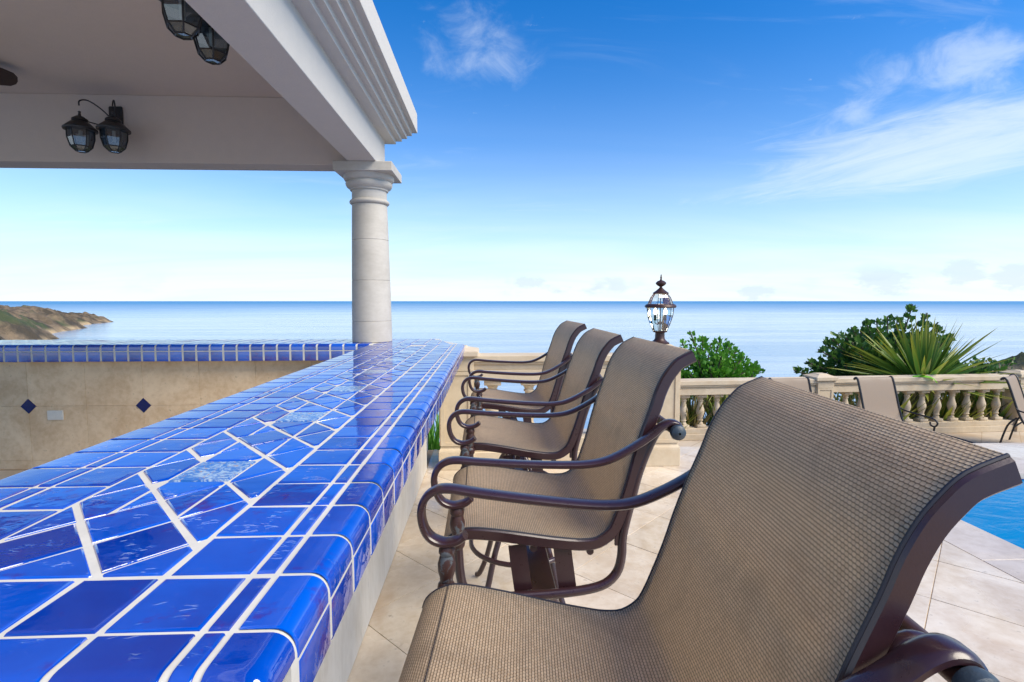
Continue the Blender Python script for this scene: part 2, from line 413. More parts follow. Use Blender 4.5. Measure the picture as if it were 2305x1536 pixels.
# ------------------------------------------------------------------ setting: sea, land
def m_sea():
    m, t = new_mat('sea_water'); P = wpos(t)
    sp = t.n('ShaderNodeSeparateXYZ', _0=P)
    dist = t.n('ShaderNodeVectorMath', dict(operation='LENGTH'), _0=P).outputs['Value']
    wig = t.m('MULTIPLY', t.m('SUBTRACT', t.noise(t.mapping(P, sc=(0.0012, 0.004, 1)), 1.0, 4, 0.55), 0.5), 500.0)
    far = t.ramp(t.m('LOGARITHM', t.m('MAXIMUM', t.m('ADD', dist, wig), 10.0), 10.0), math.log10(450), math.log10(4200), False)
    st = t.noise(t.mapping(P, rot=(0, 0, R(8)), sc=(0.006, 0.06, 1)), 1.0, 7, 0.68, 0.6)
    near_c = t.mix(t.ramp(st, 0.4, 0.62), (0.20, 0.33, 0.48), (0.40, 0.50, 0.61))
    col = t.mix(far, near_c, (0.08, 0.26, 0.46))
    w1 = t.noise(t.mapping(P, rot=(0, 0, R(-12)), sc=(0.10, 0.42, 1)), 1.0, 6, 0.62, 0.4)
    w2 = t.noise(t.mapping(P, rot=(0, 0, R(10)), sc=(0.9, 2.0, 1)), 1.0, 4, 0.6, 0.3)
    h = t.m('ADD', t.m('MULTIPLY', w1, 0.75), t.m('MULTIPLY', w2, 0.18))
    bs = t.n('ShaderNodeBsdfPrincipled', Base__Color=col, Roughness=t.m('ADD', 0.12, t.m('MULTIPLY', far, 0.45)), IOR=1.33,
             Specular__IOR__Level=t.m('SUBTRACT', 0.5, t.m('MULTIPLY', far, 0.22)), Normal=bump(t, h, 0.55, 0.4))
    finish(t, bs); return m
b = MB()
ys = [-400, -60, 0, 30, 60, 120, 300, 1000, 4000, 15000, 45000]
for i in range(len(ys) - 1):
    X = 45000 if ys[i + 1] > 4000 else 9000
    b.add([(-X, ys[i], -12), (X, ys[i], -12), (X, ys[i + 1], -12), (-X, ys[i + 1], -12)], [(0, 1, 2, 3)], smooth=False)
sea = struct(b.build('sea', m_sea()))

def hn(x, y, seed=0.0):
    from mathutils import noise
    return noise.fractal(Vector((x + seed, y - seed, seed * 0.37)), 1.0, 2.1, 6)
def m_rock(name, a, b_, c):
    m, t = new_mat(name); P = wpos(t)
    n = t.noise(P, 0.09, 8, 0.68, 0.5); n2 = t.noise(P, 0.5, 6, 0.65); n3 = t.noise(P, 0.035, 4, 0.6)
    col = t.mix(t.ramp(n, 0.40, 0.60), a, b_)
    col = t.mix(t.m('MULTIPLY', t.ramp(n3, 0.52, 0.60), 0.7), col, c)
    z = t.n('ShaderNodeSeparateXYZ', _0=P).outputs[2]
    beach = t.m('MULTIPLY', t.m('SUBTRACT', 1.0, t.ramp(z, -11.6, -9.6)), t.ramp(n3, 0.44, 0.56))
    col = t.mix(t.m('MULTIPLY', beach, 0.9), col, (0.50, 0.36, 0.20))
    bs = t.n('ShaderNodeBsdfPrincipled', Base__Color=col, Roughness=0.95, Normal=bump(t, n2, 0.9, 1.2)); finish(t, bs); return m
# rocky headland: strip along its near shore, rising inland
Aa, Tt = Vector((-146, 160, 0)), Vector((-268, 384, 0))
ax_ = (Tt - Aa); L = ax_.length; ax_.normalize(); nrm = Vector((-ax_.y, ax_.x, 0))
NS, NW = 200, 90; vs = []; fs = []
for i in range(NS + 1):
    s = i / NS
    for j in range(NW + 1):
        wv = (j / NW) ** 1.6 * 150
        shore = 9 * hn(s * 5.5, 0.3, 3) * (1 - s * 0.4)
        p = Aa + ax_ * (s * L) + nrm * (wv + shore)
        env = max(0.0, 1 - s) ** 0.62
        W = 18 + 85 * env
        up = min(1.0, wv / 26); rise = 1 - math.exp(-wv / 20)
        hgt = (15.5 * env + 3.2) * rise * (1.0 if s < 0.97 else max(0, (1 - s) / 0.03))
        if wv > W: hgt *= max(0.0, 1 - (wv - W) / 22)
        hgt += (2.4 * hn(p.x * 0.05, p.y * 0.05, 1) + 2.6 * abs(hn(p.x * 0.16, p.y * 0.16, 5))) * min(1, wv / 7) * min(1.0, (1 - s) * 9 + 0.15)
        vs.append((p.x, p.y, -12.4 + max(0.0, hgt + 0.25)))
for i in range(NS):
    for j in range(NW):
        a = i * (NW + 1) + j; fs.append((a, a + 1, a + NW + 2, a + NW + 1))
b = MB(); b.add(vs, fs)
o = struct(b.build('headland', m_rock('headland_rock', (0.060, 0.047, 0.030), (0.20, 0.145, 0.088), (0.045, 0.075, 0.026)), sharp=180))

# near hillside below the terraces, dropping to the sea
vs = []; fs = []; NX, NY = 90, 40
for i in range(NX + 1):
    x = -60 + 150 * i / NX
    for j in range(NY + 1):
        y = 5.2 + 42 * (j / NY) ** 1.3
        d = y - 5.2
        z = -2.1 - 0.05 * d - 0.011 * d * d + 0.35 * hn(x * 0.3, y * 0.3, 2)
        vs.append((x, y, max(z, -13)))
for i in range(NX):
    for j in range(NY):
        a = i * (NY + 1) + j; fs.append((a, a + NY + 1, a + NY + 2, a + 1))
b = MB(); b.add(vs, fs)
struct(b.build('hillside', m_rock('scrub_ground', (0.07, 0.075, 0.03), (0.15, 0.12, 0.07), (0.04, 0.07, 0.02)), sharp=180))
# dark wooded spur on the far right
vs = []; fs = []; NX, NY = 70, 26
for i in range(NX + 1):
    x = 93 + 60 * i / NX
    for j in range(NY + 1):
        y = 78 + 22 * j / NY
        t_ = j / NY
        prof = math.sin(math.pi * min(1, t_ * 1.0)) ** 0.7
        z = -12.3 + (3.6 + 0.8 * (x - 93) / 20) * prof * min(1, (x - 91) / 8) + (0.9 * hn(x * 0.3, y * 0.3, 8) + 0.6 * hn(x * 1.1, y * 1.1, 4)) * prof
        vs.append((x, y, z))
for i in range(NX):
    for j in range(NY):
        a = i * (NY + 1) + j; fs.append((a, a + NY + 1, a + NY + 2, a + 1))
b = MB(); b.add(vs, fs)
struct(b.build('far_hill', m_rock('wooded_hill', (0.018, 0.022, 0.014), (0.05, 0.055, 0.03), (0.03, 0.045, 0.016)), sharp=180))

# ------------------------------------------------------------------ setting: terraces, pool
POOL_X, POOL_Y = 3.065, 4.05
b = MB()
b.box(-7.5, POOL_X - 0.35, -3.0, 4.95, -0.9, -0.0035)
b.box(POOL_X - 0.3499, 12, POOL_Y + 0.35, 4.95, -0.9, -0.0035)
floor = struct(b.build('patio_floor', M['floor_joint']))
def clip_poly(poly, nx, ny, d):
    """keep nx*x+ny*y<=d"""
    out = []
    for i in range(len(poly)):
        p, q = poly[i - 1], poly[i]
        a, c = nx * p[0] + ny * p[1] - d, nx * q[0] + ny * q[1] - d
        if (a <= 0) != (c <= 0):
            t_ = a / (a - c); out.append((p[0] + (q[0] - p[0]) * t_, p[1] + (q[1] - p[1]) * t_))
        if c <= 0: out.append(q)
    return out
def area(poly): return 0.5 * sum(poly[i - 1][0] * poly[i][1] - poly[i][0] * poly[i - 1][1] for i in range(len(poly)))
def clean(poly, eps=1e-4):
    out = []
    for p in poly:
        if not out or math.hypot(p[0] - out[-1][0], p[1] - out[-1][1]) > eps: out.append(p)
    while len(out) > 1 and math.hypot(out[0][0] - out[-1][0], out[0][1] - out[-1][1]) < eps: out.pop()
    if len(out) >= 3 and area(out) < 0: out.reverse()
    return out
def inset(poly, g):
    """shrink a convex CCW polygon by g (float or one per edge)"""
    out = [(x, y) for x, y in poly]
    n = len(poly)
    for i in range(n):
        p, q = poly[i], poly[(i + 1) % n]
        ex, ey = q[0] - p[0], q[1] - p[1]; l = math.hypot(ex, ey)
        if l < 1e-6: continue
        nx, ny = ey / l, -ex / l
        gg = g(nx, ny) if callable(g) else g
        out = clip_poly(out, nx, ny, nx * p[0] + ny * p[1] - gg)
        if len(out) < 3: return []
    return clean(out, 8e-4)
def slab_tile(mb, poly, z0, z1, bev=0.002, dome=0.0, tilt=0.0, cz=None):
    """stone or ceramic tile from a convex outline with eased upper edges"""
    poly = clean(poly)
    if len(poly) < 3 or area(poly) < 2e-5: return False
    n = len(poly); cx = sum(p[0] for p in poly) / n; cy = sum(p[1] for p in poly) / n
    tx, ty = random.uniform(-tilt, tilt), random.uniform(-tilt, tilt)
    zt = lambda x, y: z1 + tx * (x - cx) + ty * (y - cy)
    def ring(k, dz):
        out = []
        for x, y in poly:
            l = math.hypot(x - cx, y - cy); s = max(0.2, 1 - k / max(l, 1e-4) * 1.2)
            X, Y = cx + (x - cx) * s, cy + (y - cy) * s
            out.append((X, Y, z0 if dz is None else zt(X, Y) + dz))
        return out
    vs = ring(0, None) + ring(0, -bev * 0.9) + ring(bev * 0.45, -bev * 0.25) + ring(bev * 1.2, 0)
    fs = []
    for r in range(3):
        for i in range(n):
            j = (i + 1) % n; fs.append((r * n + i, r * n + j, (r + 1) * n + j, (r + 1) * n + i))
    mb.add(vs, fs, smooth=True)
    mb.add(vs[3 * n:], [tuple(range(n))], smooth=False); return True

# diagonal floor tiles, each one an object
u_pitch, v_pitch, u0, v0 = 0.69, 0.668, 1.68, 2.87       # lines x+y = u0+k*u_pitch and y-x = v0+k*v_pitch
far_floor = MB()
for ku in range(-6, 18):
    for kv in range(-10, 9):
        ua, ub = u0 + ku * u_pitch, u0 + (ku + 1) * u_pitch
        va, vb = v0 + kv * v_pitch, v0 + (kv + 1) * v_pitch
        cor = [((u - v) / 2, (u + v) / 2) for u, v in ((ua, va), (ub, va), (ub, vb), (ua, vb))]
        poly = clean(cor)
        poly = inset(poly, 0.0017)
        for nx, ny, d in ((-1, 0, 0.545), (0, -1, 0.0), (0, 1, 4.95)): poly = clip_poly(poly, nx, ny, d) if len(poly) > 2 else poly
        if len(poly) < 3: continue
        # L shape round the pool: split at x = POOL_X-.35
        pieces = [clip_poly(poly, 1, 0, POOL_X - 0.353)]
        rest = clip_poly(poly, -1, 0, -(POOL_X - 0.347))
        if len(rest) > 2: pieces.append(clip_poly(clip_poly(rest, 0, -1, -(POOL_Y + 0.353)), 1, 0, 9.0))
        for pc in pieces:
            pc = clean(pc) if len(pc) > 2 else pc
            if len(pc) < 3 or area(pc) < 0.002: continue
            mb = MB()
            if slab_tile(mb, pc, -0.014, random.uniform(-0.0006, 0.0006), 0.0018, 0, 0.0012):
                cyy = sum(p[1] for p in pc) / len(pc); cxx = sum(p[0] for p in pc) / len(pc)
                if cyy > 1.0 and abs(cxx) < 1.15 * cyy + 0.3: mb.build('floor_tile', M['floor_tile'], floor)
                else: far_floor.add(mb.v, mb.f)
stuff(far_floor.build('floor_tiles', M['floor_tile'], floor))
# inner bar floor is one sheet of the same stone behind the counter
b = MB(); b.box(-7.4, -0.96, -2.9, 4.48, -0.011, -0.001)
o = b.build('bar_floor', M['floor_tile']); struct(o)
# pool
b = MB()
b.box(POOL_X, 11, -3, POOL_Y, -1.5, -1.4)
b.box(POOL_X - 0.35, POOL_X - 0.001, -3, POOL_Y + 0.35, -1.5, -0.03)
b.box(POOL_X, 12, POOL_Y, POOL_Y + 0.349, -1.5, -0.03)
shell = struct(b.build('pool_shell', m_plain('pool_plaster', (0.05, 0.26, 0.52), 0.5)))
y = -1.0
while y < POOL_Y + 0.34:
    mb = MB(); y2 = min(y + 0.61, POOL_Y + 0.35)
    slab_tile(mb, [(POOL_X - 0.35, y + 0.0006), (POOL_X + 0.012, y + 0.0006), (POOL_X + 0.012, y2 - 0.0006), (POOL_X - 0.35, y2 - 0.0006)], -0.045, 0.002, 0.0025)
    mb.build('coping_stone', M['coping'], shell); y += 0.61
x = POOL_X + 0.016
while x < 8:
    mb = MB()
    slab_tile(mb, [(x, POOL_Y - 0.012), (x + 0.606, POOL_Y - 0.012), (x + 0.606, POOL_Y + 0.35), (x, POOL_Y + 0.35)], -0.045, 0.002, 0.0025)
    mb.build('coping_stone', M['coping'], shell); x += 0.61
def m_pool():
    m, t = new_mat('pool_water'); P = wpos(t)
    n = t.noise(t.mapping(P, sc=(1, 1.6, 1)), 4.5, 4, 0.55, 0.7)
    n2 = t.noise(P, 0.7, 3, 0.5)
    col = t.mix(n2, (0.0, 0.15, 0.36), (0.0, 0.22, 0.46))
    bs = t.n('ShaderNodeBsdfPrincipled', Base__Color=col, Roughness=0.03, IOR=1.22, Normal=bump(t, n, 0.22, 0.03)); finish(t, bs); return m
b = MB(); b.add([(POOL_X, -3, -0.055), (11, -3, -0.055), (11, POOL_Y, -0.055), (POOL_X, POOL_Y, -0.055)], [(0, 1, 2, 3)], smooth=False)
struct(b.build('pool_water', m_pool()))
b = MB(); x = POOL_X + 0.01
while x < 8:
    b.box(x, x + 0.147, POOL_Y - 0.008, POOL_Y - 0.0005, -0.2, -0.047, 0.002); x += 0.15
stuff(b.build('waterline_tiles', M['glaze'], shell))
# lower terrace beyond the pool
DK = -0.85
def m_deck():
    m, t = new_mat('lower_deck_stone'); P = wpos(t)
    n1 = t.noise(P, 1.4, 6, 0.6, 0.4); n2 = t.noise(P, 12, 4, 0.6)
    br = t.n('ShaderNodeTexBrick', dict(offset=0.0), Vector=t.mapping(P, rot=(0, 0, R(45))), Color1=(0.54, 0.47, 0.38, 1), Color2=(0.50, 0.42, 0.33, 1),
             Mortar=(0.34, 0.25, 0.16, 1), Scale=1.0, Mortar__Size=0.006, Brick__Width=0.48, Row__Height=0.48)
    col = t.mix(t.m('MULTIPLY', t.ramp(n1, 0.42, 0.66), 0.6), br.outputs[0], (0.40, 0.27, 0.15))
    bs = t.n('ShaderNodeBsdfPrincipled', Base__Color=col, Roughness=t.m('ADD', 0.18, t.m('MULTIPLY', n1, 0.3)), Normal=bump(t, n2, 0.1, 0.004)); finish(t, bs); return m
b = MB(); b.box(1.0, 13, 4.952, 9.1, -1.6, DK)
struct(b.build('lower_terrace', m_deck()))
b = MB()
for k in range(4): b.box(1.75, 3.0, 4.951 + 0.3 * k, 5.25 + 0.3 * k, DK - 0.01, -0.17 * (k + 1), 0.008)
struct(b.build('terrace_steps', M['coping']))

# ------------------------------------------------------------------ the tiled bar counter
ZC = 1.07
XR, XL, YN, YF0, YF1 = -0.215, -1.012, 0.476, 4.41, 5.02     # right edge, left edge, near end, far arm front and back
counter = thing('bar_counter', 'long white-grouted cobalt blue tiled bar counter running to the stone column', 'bar counter', (-0.6, 2.4, 0))
OFF = Matrix.Translation((0.6, -2.4, 0))
def cpart(mb, name, mat):
    mb.v = [(x + 0.6, y - 2.4, z) for x, y, z in mb.v]
    return mb.build(name, mat, counter)
GZ = ZC - 0.0032
def edge_prof(rr=0.026, drop=0.040, flat=0.038):
    """(outward, z) of the bullnose, from the flat inwards over the round to the face"""
    pts = [(-flat - rr, 0)]
    for k in range(8):
        a = math.pi / 2 * k / 7
        pts.append((-rr + rr * math.sin(a), -rr + rr * math.cos(a)))
    pts.append((0, -drop)); return pts
# grout bed: near arm, far arm
b = MB()
prof = [(XL + 0.0022, GZ - 0.09), (XL + 0.0022, GZ - 0.034)] + [(XL + 0.0022 + 0.034 * (1 - math.cos(math.pi / 2 * k / 6)), GZ - 0.034 * (1 - math.sin(math.pi / 2 * k / 6))) for k in range(1, 7)]
prof += [(XR - 0.0010 - 0.029 * (1 - math.sin(math.pi / 2 * k / 6)), GZ - 0.029 * (1 - math.cos(math.pi / 2 * k / 6))) for k in range(0, 7)] + [(XR - 0.0010, GZ - 0.093)]
def grout_arm(y0, y1, prof):
    n = len(prof); vs = [(x, y0, z) for x, z in prof] + [(x, y1, z) for x, z in prof]
    fs = [(i, i + 1, n + i + 1, n + i) for i in range(n - 1)] + [(n - 1, 0, n, 2 * n - 1), tuple(range(n - 1, -1, -1)), tuple(range(n, 2 * n))]
    b.add(vs, [tuple(reversed(f)) for f in fs])
grout_arm(YN + 0.0022 + 0.064, 4.33, prof)
# near end rounded
m_ = [(XL + 0.03, XR - 0.03)]
pe = edge_prof()
vs = []
for o_, z in pe: vs += [(XL + 0.02, YN + 0.0022 - o_, GZ + z), (XR - 0.036, YN + 0.0022 - o_, GZ + z)]
vs += [(XL + 0.02, YN + 0.0022, GZ - 0.093), (XR - 0.036, YN + 0.0022, GZ - 0.093)]
b.add(vs, [(2 * i, 2 * i + 2, 2 * i + 3, 2 * i + 1) for i in range(len(vs) // 2 - 1)])
# far arm bed and corner
b.box(-7.0, XL, YF0 + 0.0010, YF1 - 0.002, GZ - 0.134, GZ - 0.034)
vs = []
for o_, z in pe: vs += [(-7.0, YF0 + 0.0022 - o_, GZ + z), (XL + 0.034, YF0 + 0.0022 - o_, GZ + z)]
b.add(vs, [(2 * i, 2 * i + 2, 2 * i + 3, 2 * i + 1) for i in range(len(vs) // 2 - 1)])
b.add([(-7.0, YF0 + 0.066, GZ), (XL + 0.034, YF0 + 0.066, GZ), (XL + 0.034, YF1, GZ), (-7.0, YF1, GZ), (-7.0, YF1, GZ - 0.1), (XL, YF1, GZ - 0.1)], [(0, 1, 2, 3), (3, 2, 5, 4)], smooth=False)
cpoly = [(XL + 0.0341, 4.3301), (XR - 0.0022, 4.3301), (-0.43, 4.75), (-0.50, YF1), (XL + 0.0341, YF1)]
nn = len(cpoly)
b.add([(x, y, GZ - 0.0001) for x, y in cpoly] + [(x, y, GZ - 0.093) for x, y in cpoly], [tuple(range(nn))] + [(nn + i, nn + (i + 1) % nn, (i + 1) % nn, i) for i in range(nn)], smooth=False)
cpart(b, 'grout_bed', M['grout'])

rest_tiles = MB()
NEAR = 2.75
def put(mb, name, y, purple=False):
    if not mb.v: return
    if y < NEAR: cpart(mb, name, M['glaze_purple'] if purple else M['glaze'])
    else: rest_tiles.add(mb.v, mb.f)
def flat_tile(poly, y, name='tile', g=0.0048, purple=None):
    poly = inset(clean(poly), g)
    if len(poly) < 3 or area(poly) < 1.2e-4: return
    poly = [(x + random.uniform(-0.0008, 0.0008), y_ + random.uniform(-0.0008, 0.0008)) for x, y_ in poly]
    mb = MB()
    slab_tile(mb, poly, GZ - 0.002, ZC + random.uniform(-0.0006, 0.0006), 0.0040, 0.0007, 0.012)
    put(mb, name, y, random.random() < 0.16 if purple is None else purple)
def rect(x0, x1, y0, y1): return [(x0, y0), (x1, y0), (x1, y1), (x0, y1)]
def bull_tile(along0, along1, axis, base, sgn, drop=0.0375, flat=0.034, y=0.0, name='edge_tile', purple=False, g=0.0046):
    """bullnose piece: axis 'y' runs along y with its round facing sgn*x; axis 'x' runs along x facing -y"""
    a0, a1 = along0 + g, along1 - g
    P = edge_prof(0.025, drop, flat + 0.008); P[0] = (P[0][0] + g, 0)
    jit = random.uniform(-0.0006, 0.0006)
    ring = [(P[0][0], -0.004)] + [(o_, z + jit) for o_, z in P] + [(-0.006, -drop)]
    cols = [(a0, -0.0022), (a0 + 0.0005, -0.0008), (a0 + 0.0022, 0.0), (a0 + 0.0036, 0.0), (a1 - 0.0036, 0.0), (a1 - 0.0022, 0.0), (a1 - 0.0005, -0.0008), (a1, -0.0022)]
    vs = []
    for a, dn in cols:
        for i, (o_, z) in enumerate(ring):
            k = min(max(i - 1, 0), len(P) - 1); ang = 0 if k == 0 else min(1, max(0, (k - 1) / 7)) * math.pi / 2
            oo, zz = o_ + dn * math.sin(ang), z + dn * math.cos(ang)
            if axis == 'y': vs.append((base + sgn * oo, a, ZC + zz))
            else: vs.append((a, base - oo, ZC + zz))
    n = len(ring); fs = []
    for c in range(len(cols) - 1):
        for i in range(n - 1): fs.append((c * n + i, c * n + i + 1, (c + 1) * n + i + 1, (c + 1) * n + i))
    if (axis == 'y' and sgn > 0): fs = [tuple(reversed(f)) for f in fs]
    mb = MB(); mb.add(vs, fs); put(mb, name, y, purple)
def skirt_tile(a0, a1, axis, base, sgn, z0, z1, y, g=0.0045):
    """flat glazed tile on the vertical face"""
    mb = MB(); a0 += g; a1 -= g; bv = 0.0022
    d = random.uniform(-0.0005, 0.0005)
    pts = [(a0, z0, -0.003), (a1, z0, -0.003), (a1, z1, -0.003), (a0, z1, -0.003)]
    def rg(i, dep): return [(a0 + i, z0 + i, dep), (a1 - i, z0 + i, dep), (a1 - i, z1 - i, dep), (a0 + i, z1 - i, dep)]
    pp = rg(0, -0.004) + rg(0, -0.0016 + d) + rg(bv * 0.5, -0.0004 + d) + rg(bv * 1.3, 0 + d)
    vs = [(base + sgn * q, a, z) if axis == 'y' else (a, base - q, z) for a, z, q in pp]
    fs = []
    for r in range(3):
        for i in range(4):
            j = (i + 1) % 4; fs.append((r * 4 + i, r * 4 + j, r * 4 + 4 + j, r * 4 + 4 + i))
    fs.append((12, 13, 14, 15))
    mb.add(vs, fs); put(mb, 'skirt_tile', y, random.random() < 0.15)

LX = [-0.429, -0.316, -0.284]           # grout lines on the right: field | straight row | strip | edge
LLX = [-0.743, -0.857, -0.889]
Y1, Y2 = 0.556, 0.676
pitch = 0.1165
rows = [Y1, Y2]
while rows[-1] < 4.30: rows.append(rows[-1] + pitch * random.uniform(0.975, 1.025))
for i in range(len(rows) - 1):
    a, c = rows[i], rows[i + 1]; ym = (a + c) / 2
    flat_tile(rect(LX[0], LX[1], a, c), ym)
    flat_tile(rect(LX[1], LX[2], a, c), ym, 'strip_tile', 0.0044)
    bull_tile(a, c, 'y', XR, 1, y=ym)
    skirt_tile(a + 0.004, c + 0.004, 'y', XR, 1, 0.970, 1.0265, ym)
    if i == 0: continue
    flat_tile(rect(LLX[1], LLX[0], a, c), ym)
    if c < 4.36:
        flat_tile(rect(LLX[2], LLX[1], a, c), ym, 'strip_tile', 0.0044)
        bull_tile(a, c, 'y', XL, -1, flat=0.089, y=ym)
        skirt_tile(a, c, 'y', XL, -1, 0.974, 1.028, 9)
# near straight row and rounded near end
xs = [-0.316, -0.429, -0.533, -0.64, -0.748, -0.857, -0.889]
for i in range(len(xs) - 1):
    if i > 0: flat_tile(rect(xs[i + 1], xs[i], Y1, Y2), 0.6)
    bull_tile(xs[i + 1], xs[i], 'x', YN, -1, flat=Y1 - YN - 0.033, y=0.5)
    skirt_tile(xs[i + 1], xs[i], 'x', YN, -1, 0.974, 1.028, 0.5)
bull_tile(-0.316, -0.284, 'x', YN, -1, flat=Y1 - YN - 0.033, y=0.5, name='strip_tile', purple=True)
# double-rounded corner tiles
def corner_tile(xi, xo, sgn):
    G = 0.0046; n = 14; vs = []; fs = []; rr = 0.025
    W, D = abs(xo - xi) - G, Y1 - YN - G
    def pr(t, Wd):
        s = t * (Wd - rr + rr * math.pi / 2 + 0.006)
        if s < Wd - rr: return s, 0.0
        s2 = s - (Wd - rr)
        if s2 < rr * math.pi / 2: return Wd - rr + rr * math.sin(s2 / rr), rr * (1 - math.cos(s2 / rr))
        return Wd, rr + s2 - rr * math.pi / 2
    for i in range(n + 1):
        ox, zx = pr(i / n, W)
        for j in range(n + 1):
            oy, zy = pr(j / n, D)
            vs.append((xi + sgn * (G + ox) if sgn > 0 else xi - (G + ox), Y1 - G - oy, ZC - min(zx + zy, 0.075)))
    for i in range(n):
        for j in range(n):
            a = i * (n + 1) + j; f = (a, a + 1, a + n + 2, a + n + 1); fs.append(f if sgn < 0 else tuple(reversed(f)))
    mb = MB(); mb.add(vs, fs); put(mb, 'corner_tile', 0.5)
corner_tile(-0.284, XR, 1); corner_tile(-0.889, XL, -1)
# slanted diamond field with marbled accent squares
P_, XA, XB = 0.1742, LLX[0], LX[0]
acc = [1.110 + 0.5225 * k for k in range(7)]
def accent_rect(yc): return (-0.588 - 0.062, -0.588 + 0.062, yc - 0.066, yc + 0.066)
def line_from(p, q):
    ex, ey = q[0] - p[0], q[1] - p[1]; l = math.hypot(ex, ey); nx, ny = ey / l, -ex / l
    return nx, ny, nx * p[0] + ny * p[1]
def fgrout(nx, ny):
    if nx * ny > 0.2: return 0.0046     # wide joints
    if nx * ny < -0.2: return 0.0036    # thin joints
    return 0.0048
for i in range(-4, 24):
    ta, tb = 0.938 + P_ * i, 0.938 + P_ * (i + 1)
    for j in range(-8, 24):
        sa, sb = 0.957 + P_ * j, 0.957 + P_ * (j + 1)
        pc = [(XA, 0.3), (XB, 0.3), (XB, 5.0), (XA, 5.0)]
        # wide lines: left y = ta falls to ta-.358 on the right ; thin lines: left y = sa rises to sa+.353
        nx, ny, d = line_from((XA, ta), (XB, ta - 0.358)); pc = clip_poly(pc, nx, ny, d) if ny < 0 else clip_poly(pc, -nx, -ny, -d)
        if len(pc) < 3: continue
        nx, ny, d = line_from((XA, tb), (XB, tb - 0.358)); pc = clip_poly(pc, nx, ny, d) if ny > 0 else clip_poly(pc, -nx, -ny, -d)
        if len(pc) < 3: continue
        nx, ny, d = line_from((XA, sa), (XB, sa + 0.353)); pc = clip_poly(pc, nx, ny, d) if ny < 0 else clip_poly(pc, -nx, -ny, -d)
        if len(pc) < 3: continue
        nx, ny, d = line_from((XA, sb), (XB, sb + 0.353)); pc = clip_poly(pc, nx, ny, d) if ny > 0 else clip_poly(pc, -nx, -ny, -d)
        if len(pc) < 3: continue
        pc = clip_poly(clip_poly(pc, 0, -1, -Y2), 0, 1, rows[-1])
        pc = clean(pc) if len(pc) > 2 else pc
        if len(pc) < 3 or area(pc) < 3e-4: continue
        ym = sum(p[1] for p in pc) / len(pc)
        pieces = [pc]
        for yc in acc:
            if abs(yc - ym) < 0.25:
                x0, x1, y0, y1 = accent_rect(yc); new = []
                for q in pieces:
                    for nx, ny, d in ((1, 0, x0), (-1, 0, -x1), (0, 1, y0), (0, -1, -y1)):
                        k = clip_poly(q, nx, ny, d)
                        if len(k) > 2 and abs(area(k)) > 2e-4: new.append(k)
                        q = clip_poly(q, -nx, -ny, -d)
                        if len(q) < 3: break
                pieces = new
        for q in pieces:
            q = clean(q)
            if len(q) > 2:
                q2 = inset(q, fgrout)
                if len(q2) > 2 and area(q2) > 4e-4: flat_tile(q2, ym, 'tile', 0.0003)
for yc in acc:
    if yc > 4.2: continue
    x0, x1, y0, y1 = accent_rect(yc); mb = MB()
    slab_tile(mb, inset(rect(x0, x1, y0, y1), 0.0035), GZ - 0.002, ZC + 0.0006, 0.0026, 0.0004, 0.004)
    cpart(mb, 'accent_tile', M['accent'])
# far arm: front edge pieces, skirt, top tiles
x = XL - 0.002
k = 0
while x > -6.9:
    x0 = x - 0.110
    vis = x0 > -4.7
    bull_tile(x0, x, 'x', YF0, -1, drop=0.052, flat=0.06, y=1.0 if vis else 9, g=0.0075)
    skirt_tile(x0, x, 'x', YF0, -1, 0.930, 1.010, 1.0 if vis else 9, g=0.0075)
    for r in range(4):
        ya = YF0 + 0.093 + r * 0.126
        flat_tile(rect(x0, x, ya, ya + 0.126), 9)
    x = x0; k += 1
# corner area tiles
cx0, cx1 = XL + 0.03, -0.36
y = 4.335
while y < 4.95:
    x = XL
    while x < XR - 0.05:
        pc = rect(x, x + 0.114, y, y + 0.114)
        for q in range(len(cpoly)):
            nx, ny, d = line_from(cpoly[q], cpoly[(q + 1) % len(cpoly)]); pc = clip_poly(pc, nx, ny, d) if len(pc) > 2 else pc
        if len(pc) > 2: flat_tile(pc, 9)
        x += 0.114
    y += 0.114
stuff(cpart(rest_tiles, 'tiles', M['glaze']))
# base walls
b = MB(); b.box(-0.94, -0.555, 0.62, 4.36, 0, 0.976); b.box(-7.0, -0.95, 4.535, 4.95, -0.05, 0.95); b.box(-0.9502, -0.60, 4.361, 4.93, 0, 0.97)
cpart(b, 'core_wall', M['grout'])
y = 0.62
while y < 4.35:
    y2 = min(y + 0.74, 4.36); mb = MB()
    mb.box(-0.556, -0.541, y + 0.0012, y2 - 0.0012, 0.004, 0.9765, 0.002); cpart(mb, 'stone_panel', M['travertine_pale']); y = y2
mb = MB(); mb.box(-0.94, -0.556, 0.604, 0.619, 0.004, 0.9765, 0.002); cpart(mb, 'stone_panel', M['travertine_pale'])
TW = 0.474; xj = -2.963
for k in range(-9, 5):
    x0 = xj + TW * k
    if x0 > -0.97: continue
    x1 = min(x0 + TW, -0.97)
    for z0, z1 in ((-0.02, 0.07), (0.07, 0.54), (0.54, 0.944)):
        mb = MB(); mb.box(x0 + 0.0006, x1 - 0.0006, 4.520, 4.536, z0 + 0.0006, z1 - 0.0006, 0.0012); cpart(mb, 'stone_tile', M['travertine_wall'])
